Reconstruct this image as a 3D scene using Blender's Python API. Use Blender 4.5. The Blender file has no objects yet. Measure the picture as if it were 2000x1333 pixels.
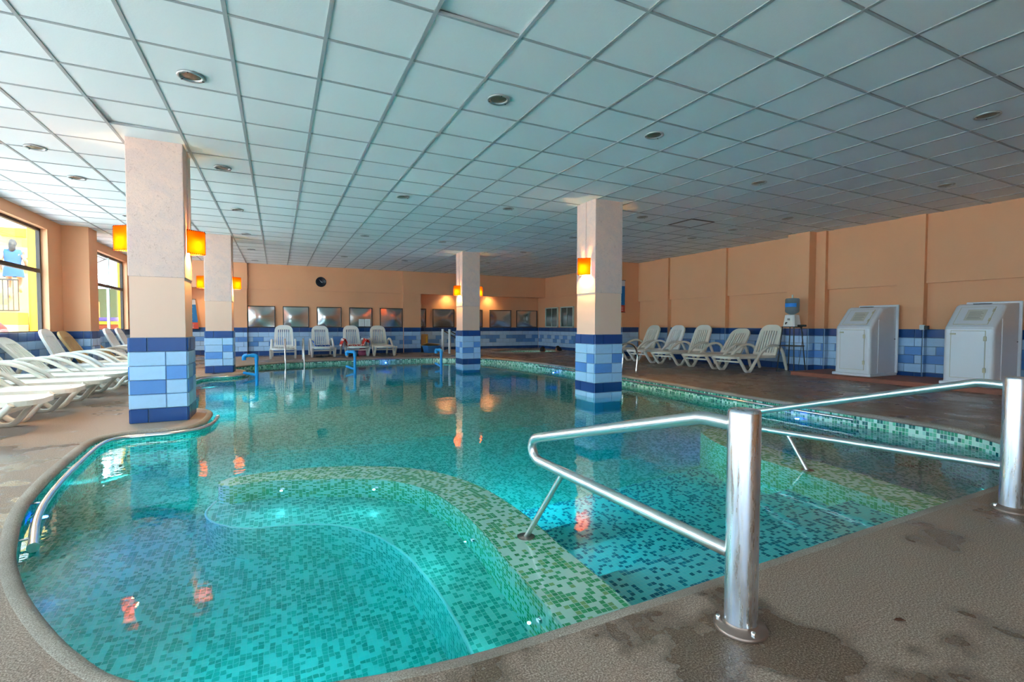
import bpy, bmesh, math, random
import numpy as np
from mathutils import Vector, Matrix
from mathutils.geometry import delaunay_2d_cdt

random.seed(7)
SC = bpy.context.scene
COL = SC.collection
PI = math.pi

# ------------------------------------------------------------------ camera
CAM_H = 1.08
FPX, YAW, PIT, ROL = 936.45, .454904, .0328857, .00240833
_f = Vector((math.sin(YAW)*math.cos(PIT), math.cos(YAW)*math.cos(PIT), -math.sin(PIT)))
_r0 = Vector((math.cos(YAW), -math.sin(YAW), 0)); _u0 = _r0.cross(_f)
_r = _r0*math.cos(ROL) + _u0*math.sin(ROL)
_u = -_r0*math.sin(ROL) + _u0*math.cos(ROL)
cam = bpy.data.cameras.new('camera'); camo = bpy.data.objects.new('camera', cam); COL.objects.link(camo)
cam.sensor_width = 36; cam.lens = FPX/2000*36; cam.clip_start = .02; cam.clip_end = 200
_m = Matrix((_r, _u, -_f)).transposed().to_4x4(); _m.translation = (0, 0, CAM_H)
camo.matrix_world = _m
SC.camera = camo
def project(p):
    d = Vector(p)-Vector((0, 0, CAM_H)); z = d.dot(_f)
    if z < .05: return None
    return (1000+FPX*d.dot(_r)/z, 666.5-FPX*d.dot(_u)/z)

# ------------------------------------------------------------------ world, sun, exposure
W = bpy.data.worlds.new('sky'); SC.world = W; W.use_nodes = True
W.node_tree.nodes['Background'].inputs[0].default_value = (.60, .81, 1.0, 1)
W.node_tree.nodes['Background'].inputs[1].default_value = 5.2
sun = bpy.data.lights.new('sun', 'SUN'); sun.energy = 14; sun.angle = .01; sun.color = (1, .93, .8)
suno = bpy.data.objects.new('sun', sun); COL.objects.link(suno)
suno.rotation_euler = Vector((-.55, .35, -1)).to_track_quat('-Z', 'Y').to_euler()
def portal(name, loc, sx, sy, normal):                      # sky portals in the window openings
    l = bpy.data.lights.new(name, 'AREA'); l.shape = 'RECTANGLE'; l.size = sx; l.size_y = sy
    l.cycles.is_portal = True
    o = bpy.data.objects.new(name, l); COL.objects.link(o); o.location = loc
    o.rotation_euler = Vector(normal).to_track_quat('-Z', 'Z').to_euler()
WIN_L = [(-4.4, .2), (1.0, 6.2), (7.3, 12.1), (13.6, 17.45)]      # y ranges of the left wall's windows
WIN_B = [(-3.2, -.2)]                    # x ranges of the back wall's windows
WZ0, WZ1 = .9, 2.88
XL, XR, YB, YF, ZC = -3.9, 10.5, -5.0, 17.9, 3.08
for a, b in WIN_L: portal('window_daylight', (XL-.2, (a+b)/2, (WZ0+WZ1)/2), b-a, WZ1-WZ0, (1, 0, 0))
for a, b in WIN_B: portal('window_daylight', ((a+b)/2, YB-.2, (WZ0+WZ1)/2), b-a, WZ1-WZ0, (0, 1, 0))
SC.view_settings.view_transform = 'Standard'; SC.view_settings.look = 'None'
SC.view_settings.gamma = 1; SC.view_settings.use_curve_mapping = False
SC.view_settings.exposure = 1.25
CY = SC.cycles
CY.use_denoising = True
CY.use_adaptive_sampling = True; CY.adaptive_threshold = .18; CY.adaptive_min_samples = 20
CY.max_bounces = 8; CY.diffuse_bounces = 4; CY.glossy_bounces = 4; CY.transmission_bounces = 6; CY.transparent_max_bounces = 12
CY.sample_clamp_indirect = 6; CY.blur_glossy = .6

# ------------------------------------------------------------------ materials
def srgb(r, g, b):
    f = lambda c: (c/255/12.92 if c/255 <= .04045 else ((c/255+.055)/1.055)**2.4)
    return (f(r), f(g), f(b), 1)
class NT:
    def __init__(s, name):
        s.m = bpy.data.materials.new(name); s.m.use_nodes = True; s.t = s.m.node_tree; s.n = s.t.nodes
        s.b = s.n['Principled BSDF']; s.out = s.n['Material Output']
    def new(s, typ, **kw):
        n = s.n.new(typ)
        for k, v in kw.items(): setattr(n, k, v)
        return n
    def link(s, a, b): s.t.links.new(a, b)
    def put(s, inp, v):
        if hasattr(v, 'is_output') and v.is_output: s.link(v, inp)
        else: inp.default_value = v
    def math(s, op, a, b=None, c=None):
        n = s.new('ShaderNodeMath', operation=op)
        s.put(n.inputs[0], a)
        if b is not None: s.put(n.inputs[1], b)
        if c is not None: s.put(n.inputs[2], c)
        return n.outputs[0]
    def mix(s, fac, a, b):
        n = s.new('ShaderNodeMix', data_type='RGBA')
        s.put(n.inputs[0], fac); s.put(n.inputs[6], a); s.put(n.inputs[7], b)
        return n.outputs[2]
    def coord(s, which='Object'): return s.new('ShaderNodeTexCoord').outputs[which]
    def noise(s, scale, detail=3, rough=.5, vec=None, dist=0):
        n = s.new('ShaderNodeTexNoise'); n.inputs['Scale'].default_value = scale
        n.inputs['Detail'].default_value = detail; n.inputs['Roughness'].default_value = rough
        n.inputs['Distortion'].default_value = dist
        s.link(vec or s.coord(), n.inputs['Vector']); return n.outputs[0]
    def ramp(s, fac, stops, mode='LINEAR'):
        n = s.new('ShaderNodeValToRGB'); n.color_ramp.interpolation = mode
        e = n.color_ramp.elements
        while len(e) < len(stops): e.new(.5)
        for k, (p, c) in zip(e, stops): k.position = p; k.color = c
        s.link(fac, n.inputs[0]); return n.outputs[0]
    def bump(s, h, strength=.2, dist=.01):
        n = s.new('ShaderNodeBump'); n.inputs['Strength'].default_value = strength; n.inputs['Distance'].default_value = dist
        s.link(h, n.inputs['Height']); s.link(n.outputs[0], s.b.inputs['Normal'])
    def set(s, col=None, rough=None, metal=None, spec=None):
        if col is not None: s.put(s.b.inputs['Base Color'], col)
        if rough is not None: s.put(s.b.inputs['Roughness'], rough)
        if metal is not None: s.put(s.b.inputs['Metallic'], metal)
        if spec is not None: s.put(s.b.inputs['Specular IOR Level'], spec)
        return s
def g(v): return (v, v, v, 1)
def scaled(c, k): return (c[0]*k, c[1]*k, c[2]*k, 1)
def plain(name, col, rough=.5, metal=0, var=.06, scale=6, bump=0):
    t = NT(name); n = t.noise(scale)
    t.set(t.mix(n, scaled(col, 1-var), scaled(col, 1+var)), rough, metal)
    if bump: t.bump(t.noise(scale*25), bump)
    return t.m

M = {}
def make_materials():
    peach = srgb(238, 172, 126)
    t = NT('peach_paint'); n = t.noise(1.3, 4); t.set(t.mix(n, scaled(peach, .93), scaled(peach, 1.05)), .62)
    t.bump(t.noise(90), .08, .004); M['peach'] = t.m
    t = NT('pink_peach_paint'); c = srgb(242, 194, 168); n = t.noise(2, 3); t.set(t.mix(n, scaled(c, .95), scaled(c, 1.03)), .6); M['pinkpeach'] = t.m
    # textured plaster of the column tops
    t = NT('marbled_plaster'); n = t.noise(5, 6, .65, dist=1.2); n2 = t.noise(23, 4, .7, dist=2)
    a = t.mix(t.ramp(n, [(.35, g(0)), (.7, g(1))]), srgb(236, 196, 178), srgb(222, 188, 178))
    t.set(t.mix(t.ramp(n2, [(.56, g(0)), (.68, g(.55))]), a, srgb(190, 142, 126)), .75)
    t.bump(t.noise(28, 5, .7, dist=1.5), .5, .006); M['plaster'] = t.m
    # glazed tiles, one shade per tile
    def tile(name, col, var, rough=.28):
        t = NT(name); oi = t.new('ShaderNodeObjectInfo').outputs['Random']
        base = t.mix(oi, scaled(col, 1-var), scaled(col, 1+var))
        n = t.noise(14, 4, .7); t.set(t.mix(t.ramp(n, [(.45, g(0)), (.75, g(.35))]), base, scaled(col, .8)), rough)
        M[name] = t.m
    tile('tile_navy', srgb(22, 70, 134), .12); tile('tile_mid', srgb(96, 148, 214), .1); tile('tile_light', srgb(172, 206, 238), .06)
    M['grout'] = plain('tile_grout', srgb(120, 140, 160), .9)
    # ceiling
    t = NT('ceiling_tile_board'); oi = t.new('ShaderNodeObjectInfo').outputs['Random']
    t.set(t.mix(oi, g(.79), g(.85)), .92); t.bump(t.noise(70, 4, .6), .25, .004); M['ceil'] = t.m
    M['tbar'] = plain('ceiling_grid_metal', g(.38), .55)
    # deck of exposed aggregate with damp patches
    def deck(name, k):
        t = NT(name); fine = t.noise(165, 3, .75); big = t.noise(.7, 5, .6); mid = t.noise(3.1, 4, .6)
        c = t.ramp(fine, [(.28, srgb(72, 58, 50)), (.5, srgb(142, 120, 105)), (.66, srgb(194, 174, 158)), (.8, srgb(228, 212, 200))])
        damp = t.ramp(t.math('ADD', t.math('MULTIPLY', big, .72), t.math('MULTIPLY', mid, .28)), [(.51, g(0)), (.54, g(1))])
        sx = t.new('ShaderNodeSeparateXYZ'); t.link(t.coord(), sx.inputs[0]); wet = t.math('MULTIPLY', t.ramp(t.math('MULTIPLY_ADD', sx.outputs[0], .1, 0.), [(.3, g(0)), (.62, g(1))]), t.ramp(mid, [(.3, g(.55)), (.6, g(1))]))
        damp = t.math('MAXIMUM', damp, wet)
        c2 = t.mix(damp, scaled((1, .98, .96), 1.0*k), scaled((.90, .80, .70), .60*k))
        n = t.new('ShaderNodeMix', data_type='RGBA', blend_type='MULTIPLY'); n.inputs[0].default_value = 1
        t.link(c, n.inputs[6]); t.link(c2, n.inputs[7])
        t.set(n.outputs[2], t.ramp(damp, [(0, g(.8)), (1, g(.27))])); t.bump(t.noise(160, 2), .35, .004)
        M[name] = t.m
    deck('deck_aggregate', 1.05)
    M['coping'] = None
    t = NT('coping_stone'); fine = t.noise(190, 2, .6); big = t.noise(2.3, 4)
    c = t.ramp(fine, [(.3, srgb(110, 96, 84)), (.55, srgb(168, 154, 140)), (.75, srgb(205, 194, 180))])
    t.set(t.mix(t.ramp(big, [(.4, g(0)), (.6, g(.5))]), c, srgb(120, 108, 96)), .7); t.bump(t.noise(170, 2), .3, .004); M['coping'] = t.m
    # glass mosaics: uv in metres
    def mosaic(name, size, stops, grout, rough=.18):
        t = NT(name); uv = t.new('ShaderNodeUVMap').outputs[0]
        vm = t.new('ShaderNodeVectorMath', operation='SCALE'); t.link(uv, vm.inputs[0]); vm.inputs[3].default_value = 1/size
        fl = t.new('ShaderNodeVectorMath', operation='FLOOR'); t.link(vm.outputs[0], fl.inputs[0])
        fr = t.new('ShaderNodeVectorMath', operation='FRACTION'); t.link(vm.outputs[0], fr.inputs[0])
        wn = t.new('ShaderNodeTexWhiteNoise', noise_dimensions='2D'); t.link(fl.outputs[0], wn.inputs['Vector'])
        cl = t.noise(.35, 2, .5, fl.outputs[0])
        val = t.math('ADD', t.math('MULTIPLY', wn.outputs[0], .62), t.math('MULTIPLY', cl, .38))
        col = t.ramp(val, stops, 'CONSTANT')
        sp = t.new('ShaderNodeSeparateXYZ'); t.link(fr.outputs[0], sp.inputs[0])
        ex = t.math('MINIMUM', sp.outputs[0], t.math('SUBTRACT', 1, sp.outputs[0])); ey = t.math('MINIMUM', sp.outputs[1], t.math('SUBTRACT', 1, sp.outputs[1]))
        gr = t.math('LESS_THAN', t.math('MINIMUM', ex, ey), .06)
        t.set(t.mix(gr, col, grout), t.ramp(gr, [(0, g(rough)), (1, g(.7))])); M[name] = t.m
    mint = srgb(208, 244, 226)
    mosaic('mosaic_green', .026, [(0, srgb(34, 160, 96)), (.2, srgb(66, 184, 118)), (.34, srgb(136, 196, 122)), (.42, mint), (.64, srgb(52, 174, 106)), (.74, mint)], srgb(205, 235, 222))
    mosaic('mosaic_band', .03, [(0, srgb(40, 150, 110)), (.3, srgb(90, 190, 150)), (.45, srgb(190, 240, 220)), (.62, srgb(20, 110, 100)), (.72, srgb(160, 225, 205))], srgb(205, 235, 222))
    mosaic('mosaic_pool', .026, [(0, srgb(58, 168, 154)), (.24, srgb(92, 194, 180)), (.44, srgb(180, 238, 228)), (.7, srgb(70, 178, 164)), (.84, srgb(180, 238, 228))], srgb(205, 238, 230))
    mosaic('mosaic_step', .026, [(0, srgb(60, 120, 150)), (.30, srgb(70, 150, 180)), (.38, srgb(178, 236, 240)), (.74, srgb(70, 130, 160)), (.80, srgb(180, 228, 232))], srgb(205, 238, 236))
    # water
    t = NT('pool_water'); t.n.remove(t.b)
    gl = t.new('ShaderNodeBsdfGlass'); gl.inputs['IOR'].default_value = 1.33; gl.inputs['Roughness'].default_value = 0
    bp = t.new('ShaderNodeBump'); bp.inputs['Strength'].default_value = .10; bp.inputs['Distance'].default_value = .02
    h = t.math('ADD', t.noise(5, 2, .5), t.math('MULTIPLY', t.noise(17, 2, .5), .25)); t.link(h, bp.inputs['Height'])
    t.link(bp.outputs[0], gl.inputs['Normal']); t.link(gl.outputs[0], t.out.inputs['Surface'])
    va = t.new('ShaderNodeVolumeAbsorption'); va.inputs['Color'].default_value = (.0, .90, .885, 1); va.inputs['Density'].default_value = 1.8
    t.link(va.outputs[0], t.out.inputs['Volume']); t.m.cycles.homogeneous_volume = True; M['water'] = t.m
    # window glass: clear with a fresnel sheen, lets daylight pass
    t = NT('window_glass'); t.n.remove(t.b); tr = t.new('ShaderNodeBsdfTransparent'); go = t.new('ShaderNodeBsdfGlossy'); go.inputs['Roughness'].default_value = .02
    lw = t.new('ShaderNodeLayerWeight'); lw.inputs[0].default_value = .5; fz = t.new('ShaderNodeMath', operation='MULTIPLY_ADD'); t.link(t.math('POWER', lw.outputs[1], 4.0), fz.inputs[0]); fz.inputs[1].default_value = .5; fz.inputs[2].default_value = .04; mx = t.new('ShaderNodeMixShader')
    tr.inputs[0].default_value = (.93, .97, .95, 1)
    t.link(fz.outputs[0], mx.inputs[0]); t.link(tr.outputs[0], mx.inputs[1]); t.link(go.outputs[0], mx.inputs[2]); t.link(mx.outputs[0], t.out.inputs['Surface']); M['glass'] = t.m
    t = NT('smoked_glass'); t.set(srgb(70, 84, 78), .12); M['smoked'] = t.m
    # metals
    t = NT('polished_steel'); n = t.noise(9, 4); t.set(g(.78), t.ramp(n, [(.3, g(.13)), (.7, g(.26))]), 1); M['steel'] = t.m
    t = NT('weathered_steel'); v = t.new('ShaderNodeMapping'); v.inputs['Scale'].default_value = (40, 40, 3); t.link(t.coord(), v.inputs[0])
    n = t.noise(1, 6, .7, v.outputs[0]); sp = t.noise(60, 4, .7)
    t.set(t.mix(t.ramp(n, [(.4, g(0)), (.62, g(1))]), g(.82), srgb(214, 222, 240)), t.ramp(n, [(.35, g(.16)), (.6, g(.42))]), t.ramp(sp, [(.5, g(1)), (.7, g(.85))])); M['steel_worn'] = t.m
    t = NT('satin_steel'); n = t.noise(3, 2); t.set(t.mix(n, g(.74), g(.80)), .30, 1); M['steel_satin'] = t.m
    t = NT('brushed_panel_steel'); v = t.new('ShaderNodeMapping'); v.inputs['Scale'].default_value = (3, 3, 60); t.link(t.coord(), v.inputs[0])
    n = t.noise(1, 4, .6, v.outputs[0]); t.set(t.mix(n, g(.50), g(.62)), t.ramp(n, [(.3, g(.12)), (.7, g(.2))]), 1); M['panel'] = t.m
    M['bronze'] = plain('rusty_flange_steel', srgb(150, 128, 118), .4, .8, .2, 20)
    M['dark_frame'] = plain('dark_bronze_frame', srgb(62, 48, 40), .5)
    M['alu'] = plain('pale_aluminium', srgb(196, 214, 206), .4)
    M['black'] = plain('black_metal', srgb(28, 28, 30), .45)
    # plastics
    M['white_plastic'] = plain('white_plastic', srgb(236, 234, 228), .35, 0, .04, 4)
    M['cream_plastic'] = plain('aged_cream_plastic', srgb(234, 226, 210), .42, 0, .08, 5)
    M['tan_plastic'] = plain('tan_plastic', srgb(190, 152, 98), .45, 0, .08, 5)
    M['fibre'] = plain('white_fibreglass', srgb(222, 224, 230), .3, 0, .03, 3)
    M['seam'] = plain('yellowed_sealant', srgb(196, 188, 160), .6)
    M['pvc'] = plain('blue_pvc', srgb(18, 140, 205), .35)
    M['print_grey'] = plain('printed_notice', srgb(206, 202, 190), .6)
    M['print_dark'] = plain('printed_lines', srgb(150, 146, 138), .6)
    # sconce parchment
    t = NT('orange_parchment'); t.n.remove(t.b); d = t.new('ShaderNodeBsdfDiffuse'); tl = t.new('ShaderNodeBsdfTranslucent')
    n = t.noise(14, 3); c = t.mix(n, (1.0, .40, .03, 1), (1.0, .52, .05, 1)); t.link(c, tl.inputs[0]); d.inputs[0].default_value = srgb(240, 90, 20)
    mx = t.new('ShaderNodeMixShader'); mx.inputs[0].default_value = .72; t.link(d.outputs[0], mx.inputs[1]); t.link(tl.outputs[0], mx.inputs[2]); t.link(mx.outputs[0], t.out.inputs['Surface']); M['parchment'] = t.m
    M['stitch'] = plain('parchment_stitching', srgb(70, 20, 8), .8)
    def emit(name, col, s):
        t = NT(name); t.n.remove(t.b); e = t.new('ShaderNodeEmission'); e.inputs[0].default_value = col; e.inputs[1].default_value = s; t.link(e.outputs[0], t.out.inputs['Surface']); M[name] = t.m
    emit('bulb', (1, .62, .2, 1), 22); emit('led_blue', (.006, .04, 1, 1), 6); emit('led_white', (.6, .8, 1, 1), .5); emit('lamp_on', (1, .86, .55, 1), 12)
    t = NT('downlight_lens'); t.set(srgb(112, 96, 76), .3); M['lens'] = t.m
    M['lamp_trim'] = plain('downlight_trim', g(.45), .35, .6)
    # cloth, print, misc
    def cloth(name, c1, c2, scale, lo, hi):
        t = NT(name); w = t.new('ShaderNodeTexWave'); w.inputs['Scale'].default_value = scale; w.inputs['Distortion'].default_value = 6; t.link(t.coord(), w.inputs[0])
        t.set(t.ramp(w.outputs[1], [(lo, c1), (hi, c2)]), .9); t.bump(t.noise(220), .4, .004); M[name] = t.m
    cloth('red_towel', srgb(222, 44, 24), srgb(244, 232, 226), 3.0, .72, .80); cloth('blue_towel', srgb(20, 90, 190), srgb(196, 214, 232), 4.0, .8, .88)
    M['banner_white'] = plain('banner_white', srgb(216, 216, 222), .6); M['banner_blue'] = plain('banner_blue', srgb(8, 110, 178), .6)
    M['banner_red'] = plain('banner_red', srgb(206, 70, 44), .6); M['ink_pale'] = plain('pale_print', srgb(120, 180, 215), .6)
    M['pink'] = plain('pink_fabric', srgb(190, 100, 130), .9); M['dark_cloth'] = plain('dark_fabric', srgb(40, 42, 52), .9)
    M['cardboard'] = plain('cardboard', srgb(190, 140, 84), .9); M['yellow'] = plain('yellow_plastic', srgb(226, 180, 40), .5)
    M['bin_blue'] = plain('blue_plastic_bin', srgb(60, 130, 200), .45); M['clockface'] = plain('clock_black', srgb(22, 30, 44), .35)
    M['brick'] = plain('red_concrete', srgb(150, 92, 74), .7, 0, .25, 9)
    M['bottle'] = None
    t = NT('water_bottle_plastic'); t.set(srgb(150, 180, 200), .08); t.b.inputs['Transmission Weight'].default_value = .75; t.b.inputs['IOR'].default_value = 1.2; M['bottle'] = t.m
    M['label_blue'] = plain('blue_bottle_label', srgb(20, 130, 220), .5)
    M['skin'] = plain('skin', srgb(176, 120, 92), .55); M['hair'] = plain('dark_hair', srgb(30, 22, 20), .6, 0, .3, 30)
    M['dress'] = plain('blue_dress', srgb(26, 72, 140), .85); M['eye'] = plain('eye_dark', srgb(20, 16, 14), .3); M['lips'] = plain('lips', srgb(160, 84, 76), .5)
    M['leaf'] = plain('dry_leaf', srgb(96, 48, 24), .8, 0, .3, 40)
    M['sun_yellow'] = plain('yellow_render', srgb(225, 165, 30), .8); M['cream_wall'] = plain('cream_render', srgb(205, 170, 100), .85)
    M['olive'] = plain('olive_render', srgb(140, 128, 40), .8); M['paving'] = plain('pale_paving', srgb(206, 208, 212), .9)
    M['green_wall'] = plain('grey_green_render', srgb(120, 128, 92), .85); M['purple'] = plain('purple_plastic', srgb(96, 84, 190), .5)
    M['orange'] = plain('orange_render', srgb(226, 140, 60), .8); M['red'] = plain('red_fabric', srgb(214, 84, 76), .8); M['brown_red'] = plain('terracotta_panel', srgb(150, 70, 48), .8)
    M['white'] = plain('white_paint', srgb(238, 240, 238), .6)
make_materials()

# ------------------------------------------------------------------ helpers
class MB:
    """collects verts and faces (and uv per face corner) of one mesh"""
    def __init__(s): s.v = []; s.f = []; s.uv = {}; s.smooth = set()
    def add(s, vs, fs, uvs=None, smooth=False):
        o = len(s.v); s.v += [tuple(map(float, v)) for v in vs]
        for k, f in enumerate(fs):
            if uvs: s.uv[len(s.f)] = uvs[k]
            if smooth: s.smooth.add(len(s.f))
            s.f.append(tuple(i+o for i in f))
        return s
    def box(s, x0, x1, y0, y1, z0, z1):
        v = [(x, y, z) for z in (z0, z1) for y in (y0, y1) for x in (x0, x1)]
        return s.add(v, [(0, 2, 3, 1), (4, 5, 7, 6), (0, 1, 5, 4), (2, 6, 7, 3), (0, 4, 6, 2), (1, 3, 7, 5)])
    def rbox(s, x0, x1, y0, y1, z0, z1, b=.01):
        bm = bmesh.new(); bmesh.ops.create_cube(bm, size=1)
        for v in bm.verts: v.co = ((x0+x1)/2+v.co.x*(x1-x0), (y0+y1)/2+v.co.y*(y1-y0), (z0+z1)/2+v.co.z*(z1-z0))
        bmesh.ops.bevel(bm, geom=bm.edges[:], offset=b, segments=2, affect='EDGES', profile=.5)
        bm.verts.index_update()
        s.add([v.co for v in bm.verts], [[v.index for v in f.verts] for f in bm.faces]); bm.free(); return s
    def tube(s, path, r, n=10, caps=True):
        P = [Vector(p) for p in path]; R = r if isinstance(r, (list, tuple)) else [r]*len(P)
        T = [(P[min(i+1, len(P)-1)]-P[max(i-1, 0)]).normalized() for i in range(len(P))]
        up = Vector((0, 0, 1)) if abs(T[0].z) < .9 else Vector((1, 0, 0))
        a = T[0].cross(up).normalized(); vs = []
        for i, p in enumerate(P):
            a = (a-T[i]*a.dot(T[i])).normalized(); b = T[i].cross(a)
            vs += [p+(a*math.cos(2*PI*k/n)+b*math.sin(2*PI*k/n))*R[i] for k in range(n)]
        fs = [(i*n+k, i*n+(k+1) % n, (i+1)*n+(k+1) % n, (i+1)*n+k) for i in range(len(P)-1) for k in range(n)]
        s.add(vs, fs, smooth=True)
        if caps:
            m = len(P)-1
            s.add([vs[k] for k in range(n)], [tuple(reversed(range(n)))]); s.add([vs[m*n+k] for k in range(n)], [tuple(range(n))])
        return s
    def lathe(s, prof, c=(0, 0, 0), n=24, smooth=True):
        vs = [(c[0]+r*math.cos(2*PI*k/n), c[1]+r*math.sin(2*PI*k/n), c[2]+z) for r, z in prof for k in range(n)]
        fs = [(i*n+k, i*n+(k+1) % n, (i+1)*n+(k+1) % n, (i+1)*n+k) for i in range(len(prof)-1) for k in range(n)]
        return s.add(vs, fs, smooth=smooth)
    def disc(s, c, r, n=24, up=True):
        vs = [(c[0]+r*math.cos(2*PI*k/n), c[1]+r*math.sin(2*PI*k/n), c[2]) for k in range(n)]
        return s.add(vs, [tuple(range(n)) if up else tuple(reversed(range(n)))])
    def cyl(s, c, r, z0, z1, n=24): return s.lathe([(r, z0), (r, z1)], (c[0], c[1], 0), n).disc((c[0], c[1], z1), r, n).disc((c[0], c[1], z0), r, n, False)
    def ribbon(s, path, w, t, yc=0):
        """rectangular strip swept along a path in the local xz plane: w across y, t thick"""
        P = [Vector((p[0], 0, p[1])) for p in path]; vs = []
        for i, p in enumerate(P):
            T = (P[min(i+1, len(P)-1)]-P[max(i-1, 0)]).normalized(); N = Vector((-T.z, 0, T.x))
            ww = w/2; tt = t/2
            for a, b in ((-ww, -tt*.6), (-ww*.7, -tt), (ww*.7, -tt), (ww, -tt*.6), (ww, tt*.6), (ww*.7, tt), (-ww*.7, tt), (-ww, tt*.6)): vs.append(p+N*b+Vector((0, yc+a, 0)))
        n = 8
        fs = [(i*n+k, (i+1)*n+k, (i+1)*n+(k+1) % n, i*n+(k+1) % n) for i in range(len(P)-1) for k in range(n)]
        s.add(vs, fs, smooth=True); s.add(vs[:n], [tuple(range(n))]); s.add(vs[-n:], [tuple(reversed(range(n)))]); return s
    def prism(s, loop, z0, z1):
        n = len(loop); vs = [(x, y, z0) for x, y in loop]+[(x, y, z1) for x, y in loop]
        return s.add(vs, [tuple(reversed(range(n))), tuple(range(n, 2*n))]+[(k, (k+1) % n, n+(k+1) % n, n+k) for k in range(n)])
    def ring(s, outer, inner, z0, z1):
        n = len(outer); L = [(outer, z0), (outer, z1), (inner, z1), (inner, z0)]
        vs = [(x, y, z) for lp, z in L for x, y in lp]
        return s.add(vs, [(a*n+k, a*n+(k+1) % n, ((a+1) % 4)*n+(k+1) % n, ((a+1) % 4)*n+k) for a in range(4) for k in range(n)])
    def mesh(s, name, mats):
        me = bpy.data.meshes.new(name); me.from_pydata(s.v, [], s.f)
        for m in (mats if isinstance(mats, (list, tuple)) else [mats]): me.materials.append(m)
        if s.uv:
            L = me.uv_layers.new(name='UVMap')
            for p in me.polygons:
                if p.index in s.uv:
                    for li, c in zip(p.loop_indices, s.uv[p.index]): L.data[li].uv = c
        for i in s.smooth: me.polygons[i].use_smooth = True
        me.update(); return me
def obj(name, mesh, parent=None, loc=None, rot=None, kind=None):
    o = bpy.data.objects.new(name, mesh); COL.objects.link(o)
    if parent is not None: o.parent = parent
    if loc is not None: o.location = loc
    if rot is not None: o.rotation_euler = rot
    if kind: o['kind'] = kind
    return o
def part(name, mb, mat, parent, loc=None, rot=None): return obj(name, mb.mesh(name, mat), parent, loc, rot)
def tag(o, label, cat, group=None):
    o['label'] = label; o['category'] = cat
    if group: o['group'] = group
    return o
def thing(name, label, cat, loc=(0, 0, 0), rz=0, group=None):
    o = bpy.data.objects.new(name, None); COL.objects.link(o); o.empty_display_size = .1
    o.location = loc; o.rotation_euler = (0, 0, rz); return tag(o, label, cat, group)
def copy_tree(o, parent=None):
    c = o.copy(); COL.objects.link(c); c.parent = parent
    for ch in o.children: copy_tree(ch, c)
    return c
def catmull(P, n=6, closed=False):
    P = [Vector(p) for p in P]; m = len(P); out = []
    for i in range(m if closed else m-1):
        p0, p1, p2, p3 = (P[(i+k) % m] for k in (-1, 0, 1, 2)) if closed else (P[max(i-1, 0)], P[i], P[i+1], P[min(i+2, m-1)])
        for k in range(n):
            t = k/n
            out.append(.5*((2*p1)+(p2-p0)*t+(2*p0-5*p1+4*p2-p3)*t*t+(3*p1-p0-3*p2+p3)*t*t*t))
    if not closed: out.append(P[-1])
    return out
def inside(pt, poly):
    x, y = pt[0], pt[1]; c = False; j = len(poly)-1
    for i in range(len(poly)):
        xi, yi = poly[i][0], poly[i][1]; xj, yj = poly[j][0], poly[j][1]
        if (yi > y) != (yj > y) and x < (xj-xi)*(y-yi)/(yj-yi)+xi: c = not c
        j = i
    return c
def sm(a, b, t): t = min(1, max(0, (t-a)/(b-a))); return t*t*(3-2*t)
def dz(x, y): return max(.10*sm(4.8, 6.3, x), .05*sm(13, 15, y))      # the deck rises a little towards the far and right walls
def normals2(P, closed=True):
    n = len(P); out = []
    for i in range(n):
        a = P[i-1] if (closed or i) else P[i]; b = P[(i+1) % n] if (closed or i < n-1) else P[i]
        d = Vector((b[0]-a[0], b[1]-a[1])); d.normalize(); out.append(Vector((-d.y, d.x)))
    return out

# ------------------------------------------------------------------ pool outline (plan, counter-clockwise seen from above is reversed below)
POOL_PTS = [(4.56, 1.47), (3.45, 1.46), (2.2, 1.452), (1.4, 1.445), (.84, 1.45), (.5, 1.465), (.14, 1.53), (-.2, 1.66), (-.44, 1.83), (-.6, 2.03), (-.74, 2.25), (-.89, 2.52), (-1.01, 2.77), (-1.12, 3.03), (-1.22, 3.33), (-1.31, 3.63), (-1.39, 3.99), (-1.46, 4.48), (-1.51, 5.01), (-1.545, 5.5), (-1.53, 5.8), (-1.42, 5.96), (-1.22, 6.0), (-1.0, 6.01), (-.83, 6.09), (-.74, 6.3), (-.72, 6.6), (-.74, 7.0), (-.86, 7.28), (-1.1, 7.42), (-1.38, 7.55), (-1.53, 7.9), (-1.55, 8.8), (-1.55, 9.8), (-1.55, 10.8), (-1.52, 11.4), (-1.43, 11.75), (-1.25, 11.93), (-.98, 11.98), (-.78, 12.1), (-.68, 12.4), (-.67, 12.8), (-.77, 13.2), (-1.0, 13.42), (-1.1, 13.7), (-.9, 14.05), (-.5, 14.38), (.22, 14.74), (1.2, 14.98), (2.2, 15.05), (3.4, 15.07), (4.5, 15.0), (5.2, 14.6), (5.7, 13.8), (6.02, 12.4), (6.18, 10.9), (6.2, 9.35), (6.1, 7.4), (6.05, 6.07), (5.99, 5.16), (5.96, 4.29), (5.96, 3.6), (5.96, 2.8), (5.94, 2.35), (5.8, 1.95), (5.5, 1.66), (5.05, 1.5)]
POOL = [Vector((p[0], p[1])) for p in catmull([(a, b, 0) for a, b in POOL_PTS], 4, True)]
_N = normals2(POOL)
if not inside(POOL[10]+_N[10]*.05, POOL): _N = [-n for n in _N]            # _N points into the pool
def off(d): return [p+n*d for p, n in zip(POOL, _N)]
ARC = [0]
for i in range(1, len(POOL)+1): ARC.append(ARC[-1]+(POOL[i % len(POOL)]-POOL[i-1]).length)
TUBC, TUBR = (8.5, 15.95), (1.4, 1.12)
TUB = [Vector((TUBC[0]+TUBR[0]*math.cos(2*PI*k/48), TUBC[1]+TUBR[1]*math.sin(2*PI*k/48))) for k in range(48)]

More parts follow.
